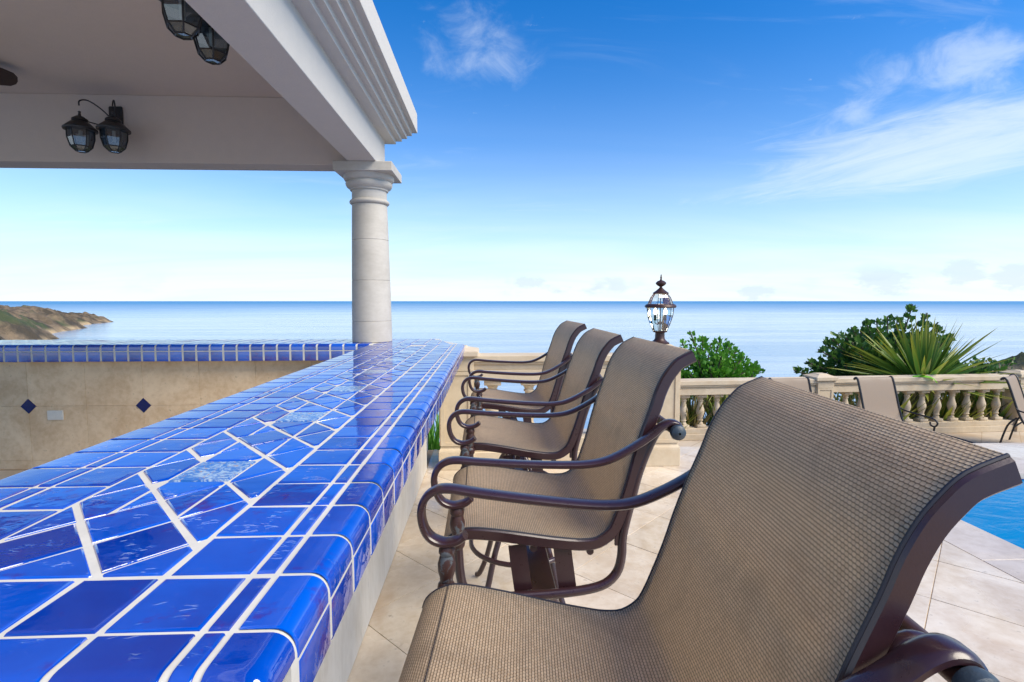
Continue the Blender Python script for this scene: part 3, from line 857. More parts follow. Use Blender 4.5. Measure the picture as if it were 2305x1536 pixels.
for k in range(-4, 3):
    xc = xj + 2 * TW * k
    if xc > -1.2: continue
    d = 0.064; mb = MB()
    pts = [(xc - d, 0.54), (xc, 0.54 - d), (xc + d, 0.54), (xc, 0.54 + d)]
    pp = [(xc + (x - xc) * s, 0.54 + (z - 0.54) * s, q) for s, q in ((1, 4.524), (1, 4.5165), (0.95, 4.5145)) for x, z in pts]
    vs = [(x, q, z) for x, z, q in pp]
    mb.add(vs, [(r * 4 + i, r * 4 + (i + 1) % 4, r * 4 + 4 + (i + 1) % 4, r * 4 + 4 + i) for r in range(2) for i in range(4)] + [(8, 9, 10, 11)])
    cpart(mb, 'diamond_tile', M['navy'])
out = thing('outlet_plate', 'cream outlet plate on travertine wall between the blue diamonds', 'outlet', (-3.69, 4.519, 0.463))
b = MB(); b.box(-0.066, 0.066, -0.012, 0, -0.041, 0.041, 0.004); b.build('cover', M['plastic'], out)
b = MB(); b.box(-0.052, -0.006, -0.0145, -0.011, -0.022, 0.022, 0.0015); b.box(0.006, 0.052, -0.0145, -0.011, -0.022, 0.022, 0.0015); b.build('socket', M['plastic'], out)

# ------------------------------------------------------------------ stone column
CX, CY = -1.055, 4.70
colm = thing('stone_column', 'round cream limestone column standing on the blue bar counter', 'column', (CX, CY, ZC))
zs = [1.0695, 1.253, 1.609, 1.961, 2.268]
def rad(z): return 0.1735 - 0.023 * max(0.0, (z - 1.07) / 1.2) ** 1.25
for i in range(4):
    za, zb = zs[i] - ZC, zs[i + 1] - ZC; b = MB()
    pr = [(rad(za + ZC) - 0.004, za), (rad(za + ZC), za + 0.0035)] + [(rad(ZC + za + (zb - za) * k / 5), za + (zb - za) * k / 5) for k in range(1, 5)] + [(rad(zb + ZC), zb - 0.0035), (rad(zb + ZC) - 0.004, zb)]
    b.lathe(pr, n=56); b.build('drum', M['limestone'], colm)
def zz(l): return [(r, z - ZC) for r, z in l]
b = MB(); b.lathe(zz([(0.150, 2.2682), (0.160, 2.271), (0.168, 2.279), (0.171, 2.289), (0.168, 2.299), (0.160, 2.306), (0.155, 2.308), (0.152, 2.312)]), n=56); b.build('astragal', M['limestone'], colm)
b = MB(); b.lathe(zz([(0.1495, 2.3122), (0.149, 2.385)]), n=56); b.build('neck', M['limestone'], colm)
b = MB(); b.lathe(zz([(0.150, 2.3852), (0.162, 2.387), (0.164, 2.398), (0.171, 2.402), (0.188, 2.415), (0.198, 2.434), (0.2, 2.447), (0.192, 2.458), (0.190, 2.464), (0.205, 2.470), (0.214, 2.485), (0.218, 2.5125)]), n=56); b.build('echinus', M['limestone'], colm)
b = MB(); b.box(-0.243, 0.243, -0.243, 0.243, 2.5127 - ZC, 2.589 - ZC, 0.003); b.build('abacus', M['limestone'], colm)

# ------------------------------------------------------------------ pavilion roof
roof = thing('pavilion_roof', 'white stucco pavilion roof with stepped cornice above the bar', 'roof', (-3.5, 2.0, 2.59))
RO = (-3.5, 2.0, 2.59)
def rpart(mb, name, mat):
    mb.v = [(x - RO[0], y - RO[1], z - RO[2]) for x, y, z in mb.v]; return mb.build(name, mat, roof)
XB1, XB0, YB0, YB1, YR0, XRL = -0.943, -1.18, 4.61, 4.845, -1.6, -7.2
b = MB(); b.box(XB0, XB1, YR0, YB1, 2.59, 3.1435, 0.003); rpart(b, 'side_beam', M['stucco'])
b = MB(); b.box(XRL, XB0 - 0.0005, YB0, YB1 - 0.002, 2.592, 3.1435, 0.003); rpart(b, 'back_beam', M['ceiling'])
b = MB(); b.box(XRL, XB1 - 0.01, YR0, YB1 - 0.01, 3.144, 3.24); rpart(b, 'ceiling', M['ceiling'])
cprof = [(0.0, 2.862), (0.086, 2.862), (0.086, 2.900), (0.133, 2.900), (0.133, 2.937), (0.175, 2.937), (0.175, 2.976), (0.214, 2.976), (0.214, 3.016), (0.259, 3.016), (0.259, 3.19)]
def cornice_ring(o_, z): return [(XB1 + o_, YR0, z), (XB1 + o_, YB1 + o_, z), (XRL, YB1 + o_, z)]
b = MB()
# bevel the lips a little
cp = []
for i, (o_, z) in enumerate(cprof):
    if 0 < i < len(cprof) - 1:
        e = 0.0022
        p0, p1 = cprof[i - 1], cprof[i + 1]
        def tow(p):
            l = math.hypot(p[0] - o_, p[1] - z); return (o_ + (p[0] - o_) / l * e, z + (p[1] - z) / l * e)
        cp += [tow(p0), tow(p1)]
    else: cp.append((o_, z))
cp.append((0.0, 3.21)); vs = []
for o_, z in cp: vs += cornice_ring(o_, z)
fs = []
for i in range(len(cp) - 1):
    for k in range(2): fs.append((i * 3 + k, i * 3 + k + 1, i * 3 + k + 4, i * 3 + k + 3))
b.add(vs, [tuple(reversed(f)) for f in fs], smooth=False); rpart(b, 'cornice', M['stucco'])
b = MB(); b.box(XRL, XB1 + 0.2, YR0, YB1 + 0.2, 3.241, 3.32); rpart(b, 'roof_slab', M['stucco'])

# wall lanterns
def lantern(parent, cx, cy, z, R_=0.088, H=0.165, n=6, glass='seeded_glass'):
    """hexagonal lantern, glass bottom at z"""
    c = (cx, cy, z)
    f = MB()
    prof = [(R_ * 0.42, 0), (R_ * 0.80, 0.035), (R_ * 1.0, 0.10), (R_ * 1.02, H)]
    for k in range(n):
        a = 2 * math.pi * (k + 0.5) / n
        f.tube([(cx + r * math.cos(a), cy + r * math.sin(a), z + h) for r, h in prof], 0.0042, 6, up=(-math.sin(a), math.cos(a), 0))
    for r, h in (prof[0], prof[1], prof[3]):
        f.tube([(cx + r * math.cos(2 * math.pi * (k + 0.5) / n), cy + r * math.sin(2 * math.pi * (k + 0.5) / n), z + h) for k in range(n)], 0.0042, 6, up=(0, 0, 1), closed=True)
    f.build('cage', M['black'], parent)
    t_ = MB()
    t_.lathe([(0.0, H - 0.002), (R_ * 1.28, H - 0.004), (R_ * 1.30, H + 0.008), (R_ * 1.05, H + 0.03), (R_ * 0.72, H + 0.058), (R_ * 0.55, H + 0.064), (R_ * 0.62, H + 0.072), (R_ * 0.60, H + 0.085), (R_ * 0.30, H + 0.105), (R_ * 0.12, H + 0.112), (0.008, H + 0.135), (0.012, H + 0.142), (0.0, H + 0.15)], c, 20, cap=False)
    t_.build('lantern_cap', M['black'], parent)
    g = MB(); g.lathe([(0.001, 0.001)] + [(r * 0.985, h) for r, h in prof], c, n, cap=False)
    g.v = [(cx + (x - cx) * math.cos(math.pi / n) - (y - cy) * math.sin(math.pi / n), cy + (x - cx) * math.sin(math.pi / n) + (y - cy) * math.cos(math.pi / n), zz_) for x, y, zz_ in g.v]
    g.sm = [False] * len(g.sm); g.build('glass', M[glass], parent)
    q = MB(); q.lathe([(0.012, H - 0.09), (0.013, H - 0.005)], c, 12); q.build('candle_sleeve', M['plastic'], parent)
def sconce(name_label, loc, rz):
    t_ = thing('wall_lantern', name_label, 'wall lamp', loc, rz, 'twin lanterns under the pavilion roof')
    b = MB(); b.box(-0.055, 0.055, -0.022, 0, -0.13, 0.16, 0.008); b.build('back_plate', M['black'], t_)
    for s in (-1, 1):
        a = MB()
        a.tube(smooth_path([(0, -0.02, 0.02), (s * 0.05, -0.09, 0.10), (s * 0.10, -0.17, 0.145), (s * 0.128, -0.225, 0.125), (s * 0.128, -0.235, 0.085)], 5), 0.0055, 8, up=(0, 0, 1))
        a.tube([(0, -0.02, -0.03), (s * 0.07, -0.13, -0.025), (s * 0.13, -0.225, -0.02)], 0.0045, 8, up=(0, 0, 1))
        a.build('arm', M['black'], t_)
        lantern(t_, s * 0.128, -0.235, -0.27)
    return t_
sconce('twin black lantern sconce on the far beam facing us, both lanterns whole in view', (-3.11, YB0, 2.885), 0)
sconce('twin black lantern sconce half hidden behind the near roof beam', (XB0, 2.70, 2.925), R(-90))
# ceiling fan
fan = thing('ceiling_fan', 'dark ceiling fan with only a blade tip showing at left edge', 'ceiling fan', (-3.90, 3.57, 3.144))
b = MB(); b.lathe([(0.0, -0.0), (0.07, -0.005), (0.07, -0.05), (0.014, -0.06), (0.014, -0.17), (0.09, -0.18), (0.13, -0.21), (0.13, -0.27), (0.08, -0.30), (0.0, -0.31)], n=24, cap=False); b.build('motor', M['black'], fan)
for k in range(5):
    a = R(-22 + 72 * k); b = MB(); vs = []
    pts = [(0.12, 0.035), (0.22, 0.055), (0.45, 0.075), (0.60, 0.078), (0.66, 0.06), (0.685, 0.03), (0.69, 0.0)]
    ol = [(x, y) for x, y in pts] + [(x, -y) for x, y in reversed(pts[:-1])]
    up = [(x * math.cos(a) - y * math.sin(a), x * math.sin(a) + y * math.cos(a), -0.10 - y * 0.45) for x, y in ol]
    n = len(up); b.add(up + [(x, y, z - 0.008) for x, y, z in up], [tuple(range(n)), tuple(range(2 * n - 1, n - 1, -1))] + [(i, n + i, n + (i + 1) % n, (i + 1) % n) for i in range(n)], smooth=False)
    b.build('blade', M['wood'], fan)

# ------------------------------------------------------------------ balustrades
def pedestal(label, x, y, z0, hw, hs, top, cap_h, group):
    t_ = thing('stone_pedestal', label, 'pedestal', (x, y, z0), 0, group)
    b = MB(); b.box(-hw, hw, -hw, hw, 0, 0.155, 0.004); b.build('plinth', M['cast_stone'], t_)
    b = MB(); b.sweep([(0, 0, 0.1552), (0, 0, 0.2)], [(0, 0)] * 3) if False else None
    b.lathe([(hw * 1.40, 0.1553), (hw * 1.36, 0.17), (hs * 1.43, 0.185), (hs * 1.415, 0.2)], n=4)
    b.v = [((x_ - y_) / math.sqrt(2), (x_ + y_) / math.sqrt(2), z_) for x_, y_, z_ in b.v]; b.sm = [False] * len(b.sm)
    b.build('base_moulding', M['cast_stone'], t_)
    b = MB(); b.box(-hs, hs, -hs, hs, 0.2002, top - cap_h - 0.02, 0.003); b.build('shaft', M['cast_stone'], t_)
    # raised frame round a sunk panel, front and sides
    f = MB(); za, zb = 0.235, top - cap_h - 0.16; e = 0.036
    for (ux, uy, nx, ny) in ((1, 0, 0, -1), (0, 1, 1, 0), (0, -1, -1, 0)):
        def pb(a0, a1, c0, c1):
            q = []
            for d in (0.0005, 0.010):
                for a, c in ((a0, c0), (a1, c0), (a1, c1), (a0, c1)): q.append((ux * a + nx * (hs + d), uy * a + ny * (hs + d), c))
            f.add(q, [(4, 5, 6, 7), (0, 1, 5, 4), (1, 2, 6, 5), (2, 3, 7, 6), (3, 0, 4, 7)], smooth=False)
        pb(-hs, -hs + e, za - 0.03, zb + 0.03); pb(hs - e, hs, za - 0.03, zb + 0.03); pb(-hs + e, hs - e, za - 0.03, za); pb(-hs + e, hs - e, zb, zb + 0.03)
        pb(-hs, hs, zb + 0.034, top - cap_h - 0.021)
    f.build('panel_frame', M['cast_stone'], t_)
    b = MB(); hc = hs + 0.05
    b.box(-hs - 0.02, hs + 0.02, -hs - 0.02, hs + 0.02, top - cap_h - 0.0198, top - cap_h, 0.003)
    b.box(-hc, hc, -hc, hc, top - cap_h + 0.0002, top - cap_h * 0.45, 0.004)
    r2 = math.sqrt(2)
    q = MB(); q.lathe([(hc * r2 * 0.99, top - cap_h * 0.449), (hc * r2 * 0.5, top - 0.012), (hc * r2 * 0.42, top)], n=4)
    b.add([((x_ - y_) / r2, (x_ + y_) / r2, z_) for x_, y_, z_ in q.v], q.f, smooth=False)
    b.build('cap', M['cast_stone'], t_)
    return t_
GP = 'cream stone pedestals of the balustrades'
pedestal('cream panelled stone pedestal at the far end of blue counter', -0.285, 4.475, 0, 0.152, 0.135, 1.045, 0.075, GP)
pedestal('cream panelled stone pedestal under the brown post lantern', 1.492, 4.505, 0, 0.152, 0.135, 1.055, 0.075, GP)
BAL = [(0.062, 0), (0.062, 0.05), (0.050, 0.055), (0.046, 0.075), (0.034, 0.09), (0.036, 0.105), (0.047, 0.112), (0.047, 0.124), (0.038, 0.13), (0.042, 0.17), (0.056, 0.215), (0.064, 0.255), (0.060, 0.295), (0.046, 0.34), (0.036, 0.385), (0.033, 0.42), (0.044, 0.43), (0.044, 0.442), (0.035, 0.448), (0.044, 0.472), (0.055, 0.485), (0.058, 0.49), (0.058, 0.54)]
def baluster_mesh(h, ws):
    b = MB(); s = h / 0.54
    b.lathe([(r * ws, z * s) for r, z in BAL[2:-2]], n=18)
    b.box(-0.070 * ws, 0.070 * ws, -0.07 * ws, 0.07 * ws, 0, 0.052 * s, 0.003); b.box(-0.070 * ws, 0.070 * ws, -0.07 * ws, 0.07 * ws, 0.492 * s, h, 0.003)
    return b
def balustrade(label, x0, x1, y0, slope, z0, ztop, dep, xsb, bz0, bz1, lay, cat='balustrade'):
    """rail layers lay: list of (half depth, z from, z to)"""
    rz = math.atan(slope); Lr = (x1 - x0) / math.cos(rz)
    t_ = thing('stone_balustrade', label, cat, (x0, y0, z0), rz)
    b = MB()
    for hd, a, c in lay: b.box(0, Lr, dep - hd, dep + hd, a - z0, c - z0, 0.004)
    b.build('top_rail', M['cast_stone'], t_)
    b = MB(); b.box(0, Lr, dep - 0.13, dep + 0.13, 0.002, (bz0 - z0) * 0.55, 0.004); b.box(0, Lr, dep - 0.105, dep + 0.105, (bz0 - z0) * 0.55 + 0.0005, bz0 - z0 - 0.0005, 0.004)
    b.build('bottom_rail', M['cast_stone'], t_)
    me = None
    for xb in xsb:
        if me is None:
            o = baluster_mesh(bz1 - bz0 - 0.001, 1.05).build('baluster', M['cast_stone'], t_, 50); me = o.data
        else:
            o = bpy.data.objects.new('baluster', me); COL.objects.link(o); o.parent = t_
        o.location = ((xb - x0) / math.cos(rz), dep, bz0 - z0)
    return t_
balustrade('cream stone balustrade behind the far bar chairs with the sea beyond', -0.148, 1.355, 4.50, 0, 0, 0.97, 0.0,
           [0.02 + 0.318 * k for k in range(5)], 0.25, 0.75, [(0.125, 0.915, 0.968), (0.105, 0.892, 0.9147), (0.085, 0.845, 0.8918), (0.10, 0.751, 0.8448)])
xs_b = [3.198 + 0.2868 * k for k in range(-1, 25)]
PIL = (5.58, 9.35)
xs_b = [x for x in xs_b if all(abs(x - p) > 0.2 for p in PIL)]
balustrade('long cream stone balustrade behind the loungers at the pool terrace edge', 2.8, 10.6, 8.206, 0.0623, DK, 0.135, 0.12, xs_b, -0.66, -0.10,
           [(0.15, 0.065, 0.135), (0.13, 0.035, 0.0648), (0.10, -0.005, 0.0348), (0.115, -0.0995, -0.0052)])
for px_, lb in zip(PIL, ('square capped stone pedestal in the long balustrade, left of the palm', 'square capped stone pedestal in the long balustrade at the right edge')):
    yb = 8.206 + (px_ - 2.8) * 0.0623 + 0.12
    p_ = pedestal(lb, px_, yb, DK, 0.17, 0.14, 1.06, 0.10, GP); p_.rotation_euler.z = math.atan(0.0623)

# ------------------------------------------------------------------ post lantern
pl_ = thing('post_lantern', 'brown post lantern with two lit bulbs on stone pedestal', 'lantern', (1.492, 4.505, 1.055))
b = MB(); b.lathe([(0.082, -0.012), (0.082, 0.012), (0.066, 0.02), (0.050, 0.034), (0.042, 0.05), (0.040, 0.095), (0.046, 0.10), (0.060, 0.104), (0.062, 0.112), (0.0, 0.113)], n=28, cap=False); b.build('base', M['copper'], pl_)
gp = [(0.060, 0.113), (0.090, 0.18), (0.112, 0.25), (0.118, 0.318)]
gu = [(0.112, 0.345), (0.088, 0.405), (0.060, 0.440)]
b = MB(); b.lathe(gp, n=6, cap=False); b.lathe(gu, n=6, cap=False); b.sm = [False] * len(b.sm); b.build('glass', M['glass'], pl_)
b = MB()
for k in range(6):
    a = 2 * math.pi * k / 6
    for g_ in (gp, gu): b.tube([((r + 0.001) * math.cos(a), (r + 0.001) * math.sin(a), z) for r, z in g_], 0.0027, 6, up=(-math.sin(a), math.cos(a), 0))
b.build('cage', M['copper'], pl_)
b = MB(); b.lathe([(0.105, 0.318), (0.128, 0.316), (0.136, 0.328), (0.130, 0.340), (0.118, 0.348), (0.108, 0.349)], n=32); b.build('collar', M['copper'], pl_)
b = MB(); b.lathe([(0.0, 0.436), (0.066, 0.438), (0.068, 0.446), (0.040, 0.466), (0.022, 0.482), (0.012, 0.492), (0.012, 0.500), (0.030, 0.510), (0.044, 0.524), (0.045, 0.534), (0.030, 0.548), (0.010, 0.556), (0.006, 0.570), (0.009, 0.577), (0.006, 0.584), (0.004, 0.604), (0.0, 0.608)], n=24, cap=False); b.build('finial_cap', M['copper'], pl_)
b = MB(); b.lathe([(0.007, 0.112), (0.007, 0.17), (0.018, 0.176), (0.018, 0.19), (0.006, 0.2), (0.005, 0.43)], n=10); 
for s in (-1, 1): b.tube(smooth_path([(0, 0, 0.185), (s * 0.022, 0, 0.172), (s * 0.045, 0, 0.185), (s * 0.045, 0, 0.205)], 4), 0.004, 8)
b.build('stem', M['black'], pl_)
for s in (-1, 1):
    b = MB(); b.lathe([(0.010, 0.0), (0.014, 0.004), (0.011, 0.01), (0.011, 0.052)], (s * 0.045, 0, 0.205), 12); b.build('candle_sleeve', M['black'], pl_)
    b = MB(); b.lathe([(0.008, 0.0), (0.016, 0.015), (0.017, 0.028), (0.010, 0.046), (0.002, 0.06)], (s * 0.045, 0, 0.257), 14); b.build('bulb', M['bulb'], pl_)
pt = bpy.data.lights.new('lantern_light', 'POINT'); pt.energy = 0.5; pt.color = (1, 0.78, 0.5); pt.shadow_soft_size = 0.03
po = bpy.data.objects.new('lantern_light', pt); COL.objects.link(po); po.parent = pl_; po.location = (0, 0, 0.39)

# ------------------------------------------------------------------ bar chairs
SX = 0.36                                   # local x of the top back edge
W2 = 0.257                                  # half width to the rail centres
RAIL = [(-.656, .784), (-.649, .804), (-.630, .822), (-.605, .834), (-.585, .837), (-.55, .835), (-.49, .826), (-.43, .815), (-.37, .804), (-.315, .796), (-.28, .793), (-.245, .797), (-.215, .818), (-.2, .845), (-.185, .885),
        (-.165, .945), (-.147, 1.01), (-.126, 1.075), (-.1, 1.145), (-.087, 1.185), (-.07, 1.222), (-.05, 1.25), (-.028, 1.272), (.011, 1.291)]
ARM = [(-.575, .932), (-.588, .921), (-.605, .915), (-.625, .914), (-.648, .924), (-.663, .946), (-.669, .98), (-.661, 1.008), (-.64, 1.026), (-.61, 1.031), (-.55, 1.024), (-.45, 1.015), (-.34, 1.008), (-.27, 1.008),
       (-.22, 1.017), (-.165, 1.042), (-.111, 1.075), (-.08, 1.100), (-.058, 1.110), (-.040, 1.106), (-.030, 1.092)]
def make_chair(label):
    t_ = thing('bar_chair', label, 'bar chair', (0, 0, 0), 0, 'sling bar chairs along the counter')
    path = smooth_path([(x + SX, 0, z) for x, z in RAIL], 3)
    n = len(path)
    # sling
    acc_ = [0.0]
    for i in range(1, n): acc_.append(acc_[-1] + (path[i] - path[i - 1]).length)
    nrm_ = []
    for i in range(n):
        t2 = (path[min(i + 1, n - 1)] - path[max(i - 1, 0)]).normalized(); nrm_.append(Vector((-t2.z, 0, t2.x)))
    K = 14; wS = W2 + 0.004; vs = []; uv = []; fs = []
    for layer in (0, 1):
        for i in range(n):
            sag = 0.011 * math.sin(math.pi * i / (n - 1)) ** 0.7
            for j in range(K + 1):
                s = j / K; yy = -wS + 2 * wS * s
                p = path[i] - nrm_[i] * (sag * (1 - (2 * s - 1) ** 2) ** 0.8 - 0.0015 + 0.002 * layer) + Vector((0, yy, 0))
                vs.append(p); uv.append((yy, acc_[i]))
    base = n * (K + 1)
    for i in range(n - 1):
        for j in range(K):
            a = i * (K + 1) + j; f = (a, a + K + 1, a + K + 2, a + 1)
            fs.append(tuple(reversed(f))); fs.append(tuple(k + base for k in f))
    b = MB(); b.add(vs, fs, uv); b.build('sling', M['weave'], t_, 180)
    for s in (-1, 1):
        b = MB(); h = 0.031; wd = 0.011; e = 0.0035
        sec = [(-wd + e, 0.001), (wd - e, 0.001), (wd, 0.001 + e), (wd, h - e), (wd - e, h), (-wd + e, h), (-wd, h - e), (-wd, 0.001 + e)]
        pth = [p + Vector((0, s * W2, 0)) for p in path]
        b.sweep(pth, [(a, 0.001 - q) for a, q in reversed(sec)]); b.build('side_rail', M['bronze'], t_)
        b = MB(); b.tube([p + nr * 0.0012 + Vector((0, s * (W2 + 0.0055), 0)) for p, nr in zip(path, nrm_)], 0.0024, 6); b.build('piping', M['pipe'], t_)
    b = MB(); i0 = 9
    b.tube([path[i0] + nrm_[i0] * 0.0006 - nrm_[i0] * (0.011 * math.sin(math.pi * i0 / (n - 1)) ** 0.7 * max(0.0, 1 - (y_ / wS) ** 2) ** 0.8) + Vector((0, y_, 0)) for y_ in [wS * (k / 12 - 1) for k in range(25)]], 0.0016, 5, up=(0, 0, 1)); b.build('hem_seam', M['pipe'], t_)
    # cross bars front, top, middle
    for (x, z) in ((-0.634, 0.788), (-0.415, 0.772), (-0.262, 0.756), (-0.006, 1.266)):
        b = MB(); b.tube([(x + SX, -W2, z), (x + SX, W2, z)], 0.010, 10, up=(0, 0, 1)); b.build('cross_bar', M['bronze'], t_)
    YA = W2 + 0.034
    # rod behind the back at arm height with ball caps
    b = MB(); b.tube(smooth_path([(-.047 + SX, -YA - 0.02, 1.090), (-.045 + SX, -0.15, 1.090), (-.03 + SX, 0, 1.090), (-.045 + SX, 0.15, 1.090), (-.047 + SX, YA + 0.02, 1.090)], 5), 0.0125, 12, up=(0, 0, 1)); b.build('back_rod', M['worn'], t_)
    for s in (-1, 1):
        b = MB(); pr = [(0.0125, 0.0), (0.0185, 0.002), (0.020, 0.010), (0.0185, 0.018), (0.012, 0.023), (0.003, 0.0245)]
        b.lathe([(r, s * h) for r, h in pr], (-.047 + SX, s * (YA + 0.018), 1.090), 18, axis='y', cap=False); b.build('end_cap', M['cap_blue'], t_)
        b = MB(); ap = smooth_path([(x + SX, s * YA, z) for x, z in ARM], 4)
        sec = [(0.0185 * math.copysign(abs(math.cos(a)) ** 0.6, math.cos(a)), 0.0082 * math.copysign(abs(math.sin(a)) ** 0.75, math.sin(a))) for a in [2 * math.pi * (k + 0.5) / 12 for k in range(12)]]
        b.sweep(ap, sec); b.build('arm', M['bronze'], t_)
        b = MB()
        b.lathe([(0.012, .796), (0.0135, .80), (0.0175, .806), (0.019, .815), (0.0175, .823), (0.0135, .828), (0.0145, .838), (0.0185, .852), (0.0195, .866), (0.0165, .880), (0.0145, .887), (0.0178, .892), (0.0178, .899), (0.014, .908)], (-.613 + SX, s * YA, 0), 18); b.build('turned_post', M['worn'], t_)
        b = MB()
        up_ = smooth_path([(-.613 + SX, s * YA, .80), (-.610 + SX, s * YA, .735), (-.600 + SX, s * (YA - .004), .69), (-.565 + SX, s * (YA - .008), .662), (-.50 + SX, s * (W2 + .02), .653), (-.38 + SX, s * (W2 + .014), .651), (-.285 + SX, s * (W2 + .01), .655), (-.225 + SX, s * (W2 + .006), .667), (-.190 + SX, s * W2, .695), (-.177 + SX, s * W2, .74),
                           (-.173 + SX, s * W2, .80), (-.153 + SX, s * W2, .882), (-.128 + SX, s * W2, .975), (-.092 + SX, s * W2, 1.06), (-.068 + SX, s * W2, 1.09), (-.05 + SX, s * W2, 1.091)], 4)
        b.tube(up_, 0.0125, 12); b.build('side_frame', M['bronze'], t_)
        b = MB(); b.box(-.196 + SX, -.168 + SX, s * W2 - 0.004, s * W2 + 0.004, .770, .806, 0.002); b.build('bracket', M['bronze'], t_)
    # swivel mechanism: flat spring straps, square post, plate
    for x in (-.458, -.338):
        for s in (-1, 1):
            yy = s * (W2 - 0.004)
            b = MB(); ps = [(x + SX, yy, .782), (x + SX + 0.004, yy, .74), (x + SX + 0.014, yy, .655)]
            b.sweep(ps, [(-0.002, -0.024), (0.002, -0.024), (0.002, 0.024), (-0.002, 0.024)], up=(0, 1, 0), smooth=False); b.build('spring_strap', M['bronze'], t_)
    b = MB(); b.box(-.420 + SX, -.350 + SX, -W2 - 0.012, W2 + 0.012, .634, .6395, 0.002); b.build('swivel_plate', M['bronze'], t_)
    b = MB(); xc = -.385 + SX
    b.box(xc - 0.024, xc + 0.024, -0.024, 0.024, 0.30, 0.6337, 0.004); b.build('pedestal_post', M['bronze'], t_)
    for k in range(4):
        a = R(45 + 90 * k); b = MB()
        b.tube(smooth_path([(xc + r * math.cos(a), r * math.sin(a), z) for r, z in ((0.02, 0.50), (0.09, 0.44), (0.17, 0.30), (0.225, 0.14), (0.275, 0.035), (0.30, 0.014))], 4), 0.0135, 10, up=(-math.sin(a), math.cos(a), 0)); b.build('leg', M['bronze'], t_)
    b = MB(); b.tube([(xc + 0.235 * math.cos(2 * math.pi * k / 40), 0.235 * math.sin(2 * math.pi * k / 40), 0.29) for k in range(40)], 0.011, 10, up=(0, 0, 1), closed=True); b.build('footrest_ring', M['bronze'], t_)
    return t_
FIX = ('pedestal_post', 'leg', 'footrest_ring', 'swivel_plate')
def place_chair(o, near, far, tilt):
    w_ = Vector((far[0] - near[0], far[1] - near[1], 0)).normalized(); t2 = Vector((w_.y, -w_.x, 0))
    mid = Vector(((near[0] + far[0]) / 2, (near[1] + far[1]) / 2, 0))
    o.location = mid - t2 * SX
    o.rotation_euler.z = math.atan2(t2.y, t2.x)
    piv = Vector((-.385 + SX, 0, 0.66)); rm = Matrix.Rotation(tilt, 4, 'Y')
    mt = Matrix.Translation(piv) @ rm @ Matrix.Translation(-piv)
    for c in o.children:
        if c.name.split('.')[0] not in FIX: c.matrix_local = mt
ch = make_chair('nearest brown woven sling bar chair, its back filling the lower right')
spots = [((.476, .478), (.510, 1.003), 0.030, None),
         ((.531, 1.335), (.524, 1.865), -0.020, 'second brown sling bar chair from us, grey ball cap on its back rod'),
         ((.529, 2.137), (.523, 2.667), 0.006, 'third brown sling bar chair from us, between the second and the farthest'),
         ((.551, 3.015), (.526, 3.545), -0.012, 'farthest and smallest brown sling bar chair, by the stone balustrade')]
allc = [ch] + [copy_tree(ch) for _ in range(3)]
for o, (a, c, tl, lb) in zip(allc, spots):
    if lb: o['label'] = lb
    place_chair(o, a, c, tl)

# ------------------------------------------------------------------ pool loungers
def make_lounger(label):
    t_ = thing('sun_lounger', label, 'sun lounger', (0, 0, 0), 0, 'brown sling loungers by the long balustrade')
    # local: +x towards the feet, backrest rises at -x ; hinge at x=0
    hw = 0.30
    prof = [(-0.34, 1.06), (-0.315, 1.088), (-0.285, 1.085), (-0.255, 1.03), (-0.20, 0.86), (-0.12, 0.60), (-0.05, 0.44), (0.02, 0.38), (0.10, 0.37), (0.5, 0.39), (0.9, 0.385), (1.25, 0.36)]
    pth = smooth_path([(x, 0, z) for x, z in prof], 3); n = len(pth); vs = []; fs = []; K = 4
    for l in (0, 1):
        for p in pth:
            for j in range(K + 1): vs.append(p + Vector((0, -hw + 2 * hw * j / K, -0.003 * l)))
    for l in (0, 1):
        for i in range(n - 1):
            for j in range(K):
                a = l * n * (K + 1) + i * (K + 1) + j; f = (a, a + 1, a + K + 2, a + K + 1); fs.append(f if l == 0 else tuple(reversed(f)))
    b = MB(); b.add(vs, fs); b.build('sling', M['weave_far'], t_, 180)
    for s in (-1, 1):
        b = MB(); b.tube([p + Vector((0, s * (hw + 0.012), 0)) for p in pth], 0.016, 8); b.build('side_rail', M['black'], t_)
        b = MB(); b.tube(smooth_path([(-0.14, s * (hw + 0.03), 0.64), (-0.05, s * (hw + 0.05), 0.60), (0.25, s * (hw + 0.05), 0.585), (0.40, s * (hw + 0.05), 0.57), (0.46, s * (hw + 0.05), 0.52), (0.42, s * (hw + 0.05), 0.465), (0.36, s * (hw + 0.05), 0.475), (0.345, s * (hw + 0.05), 0.52)], 4), 0.012, 8); b.build('arm', M['black'], t_)
        b = MB(); b.tube(smooth_path([(0.42, s * (hw + 0.05), 0.47), (0.41, s * (hw + 0.045), 0.3), (0.44, s * (hw + 0.04), 0.012)], 4), 0.013, 8); b.build('leg', M['black'], t_)
        b = MB(); b.tube(smooth_path([(-0.12, s * (hw + 0.035), 0.50), (-0.22, s * (hw + 0.04), 0.36), (-0.30, s * (hw + 0.045), 0.012)], 4), 0.013, 8); b.build('leg', M['black'], t_)
        b = MB(); b.tube(smooth_path([(1.18, s * (hw + 0.012), 0.36), (1.17, s * (hw + 0.02), 0.2), (1.19, s * (hw + 0.02), 0.012)], 4), 0.013, 8); b.build('leg', M['black'], t_)
    for x, z in ((-0.31, 1.072), (-0.14, 0.36), (0.02, 0.35), (1.25, 0.35)):
        b = MB(); b.tube([(x, -hw - 0.02, z), (x, hw + 0.02, z)], 0.012, 8, up=(0, 0, 1)); b.build('cross_bar', M['black'], t_)
    return t_
lg = make_lounger('brown sling lounger with back raised, before the balustrade below the palm')
lg.location = (6.03, 7.52, DK); lg.rotation_euler.z = R(-83)
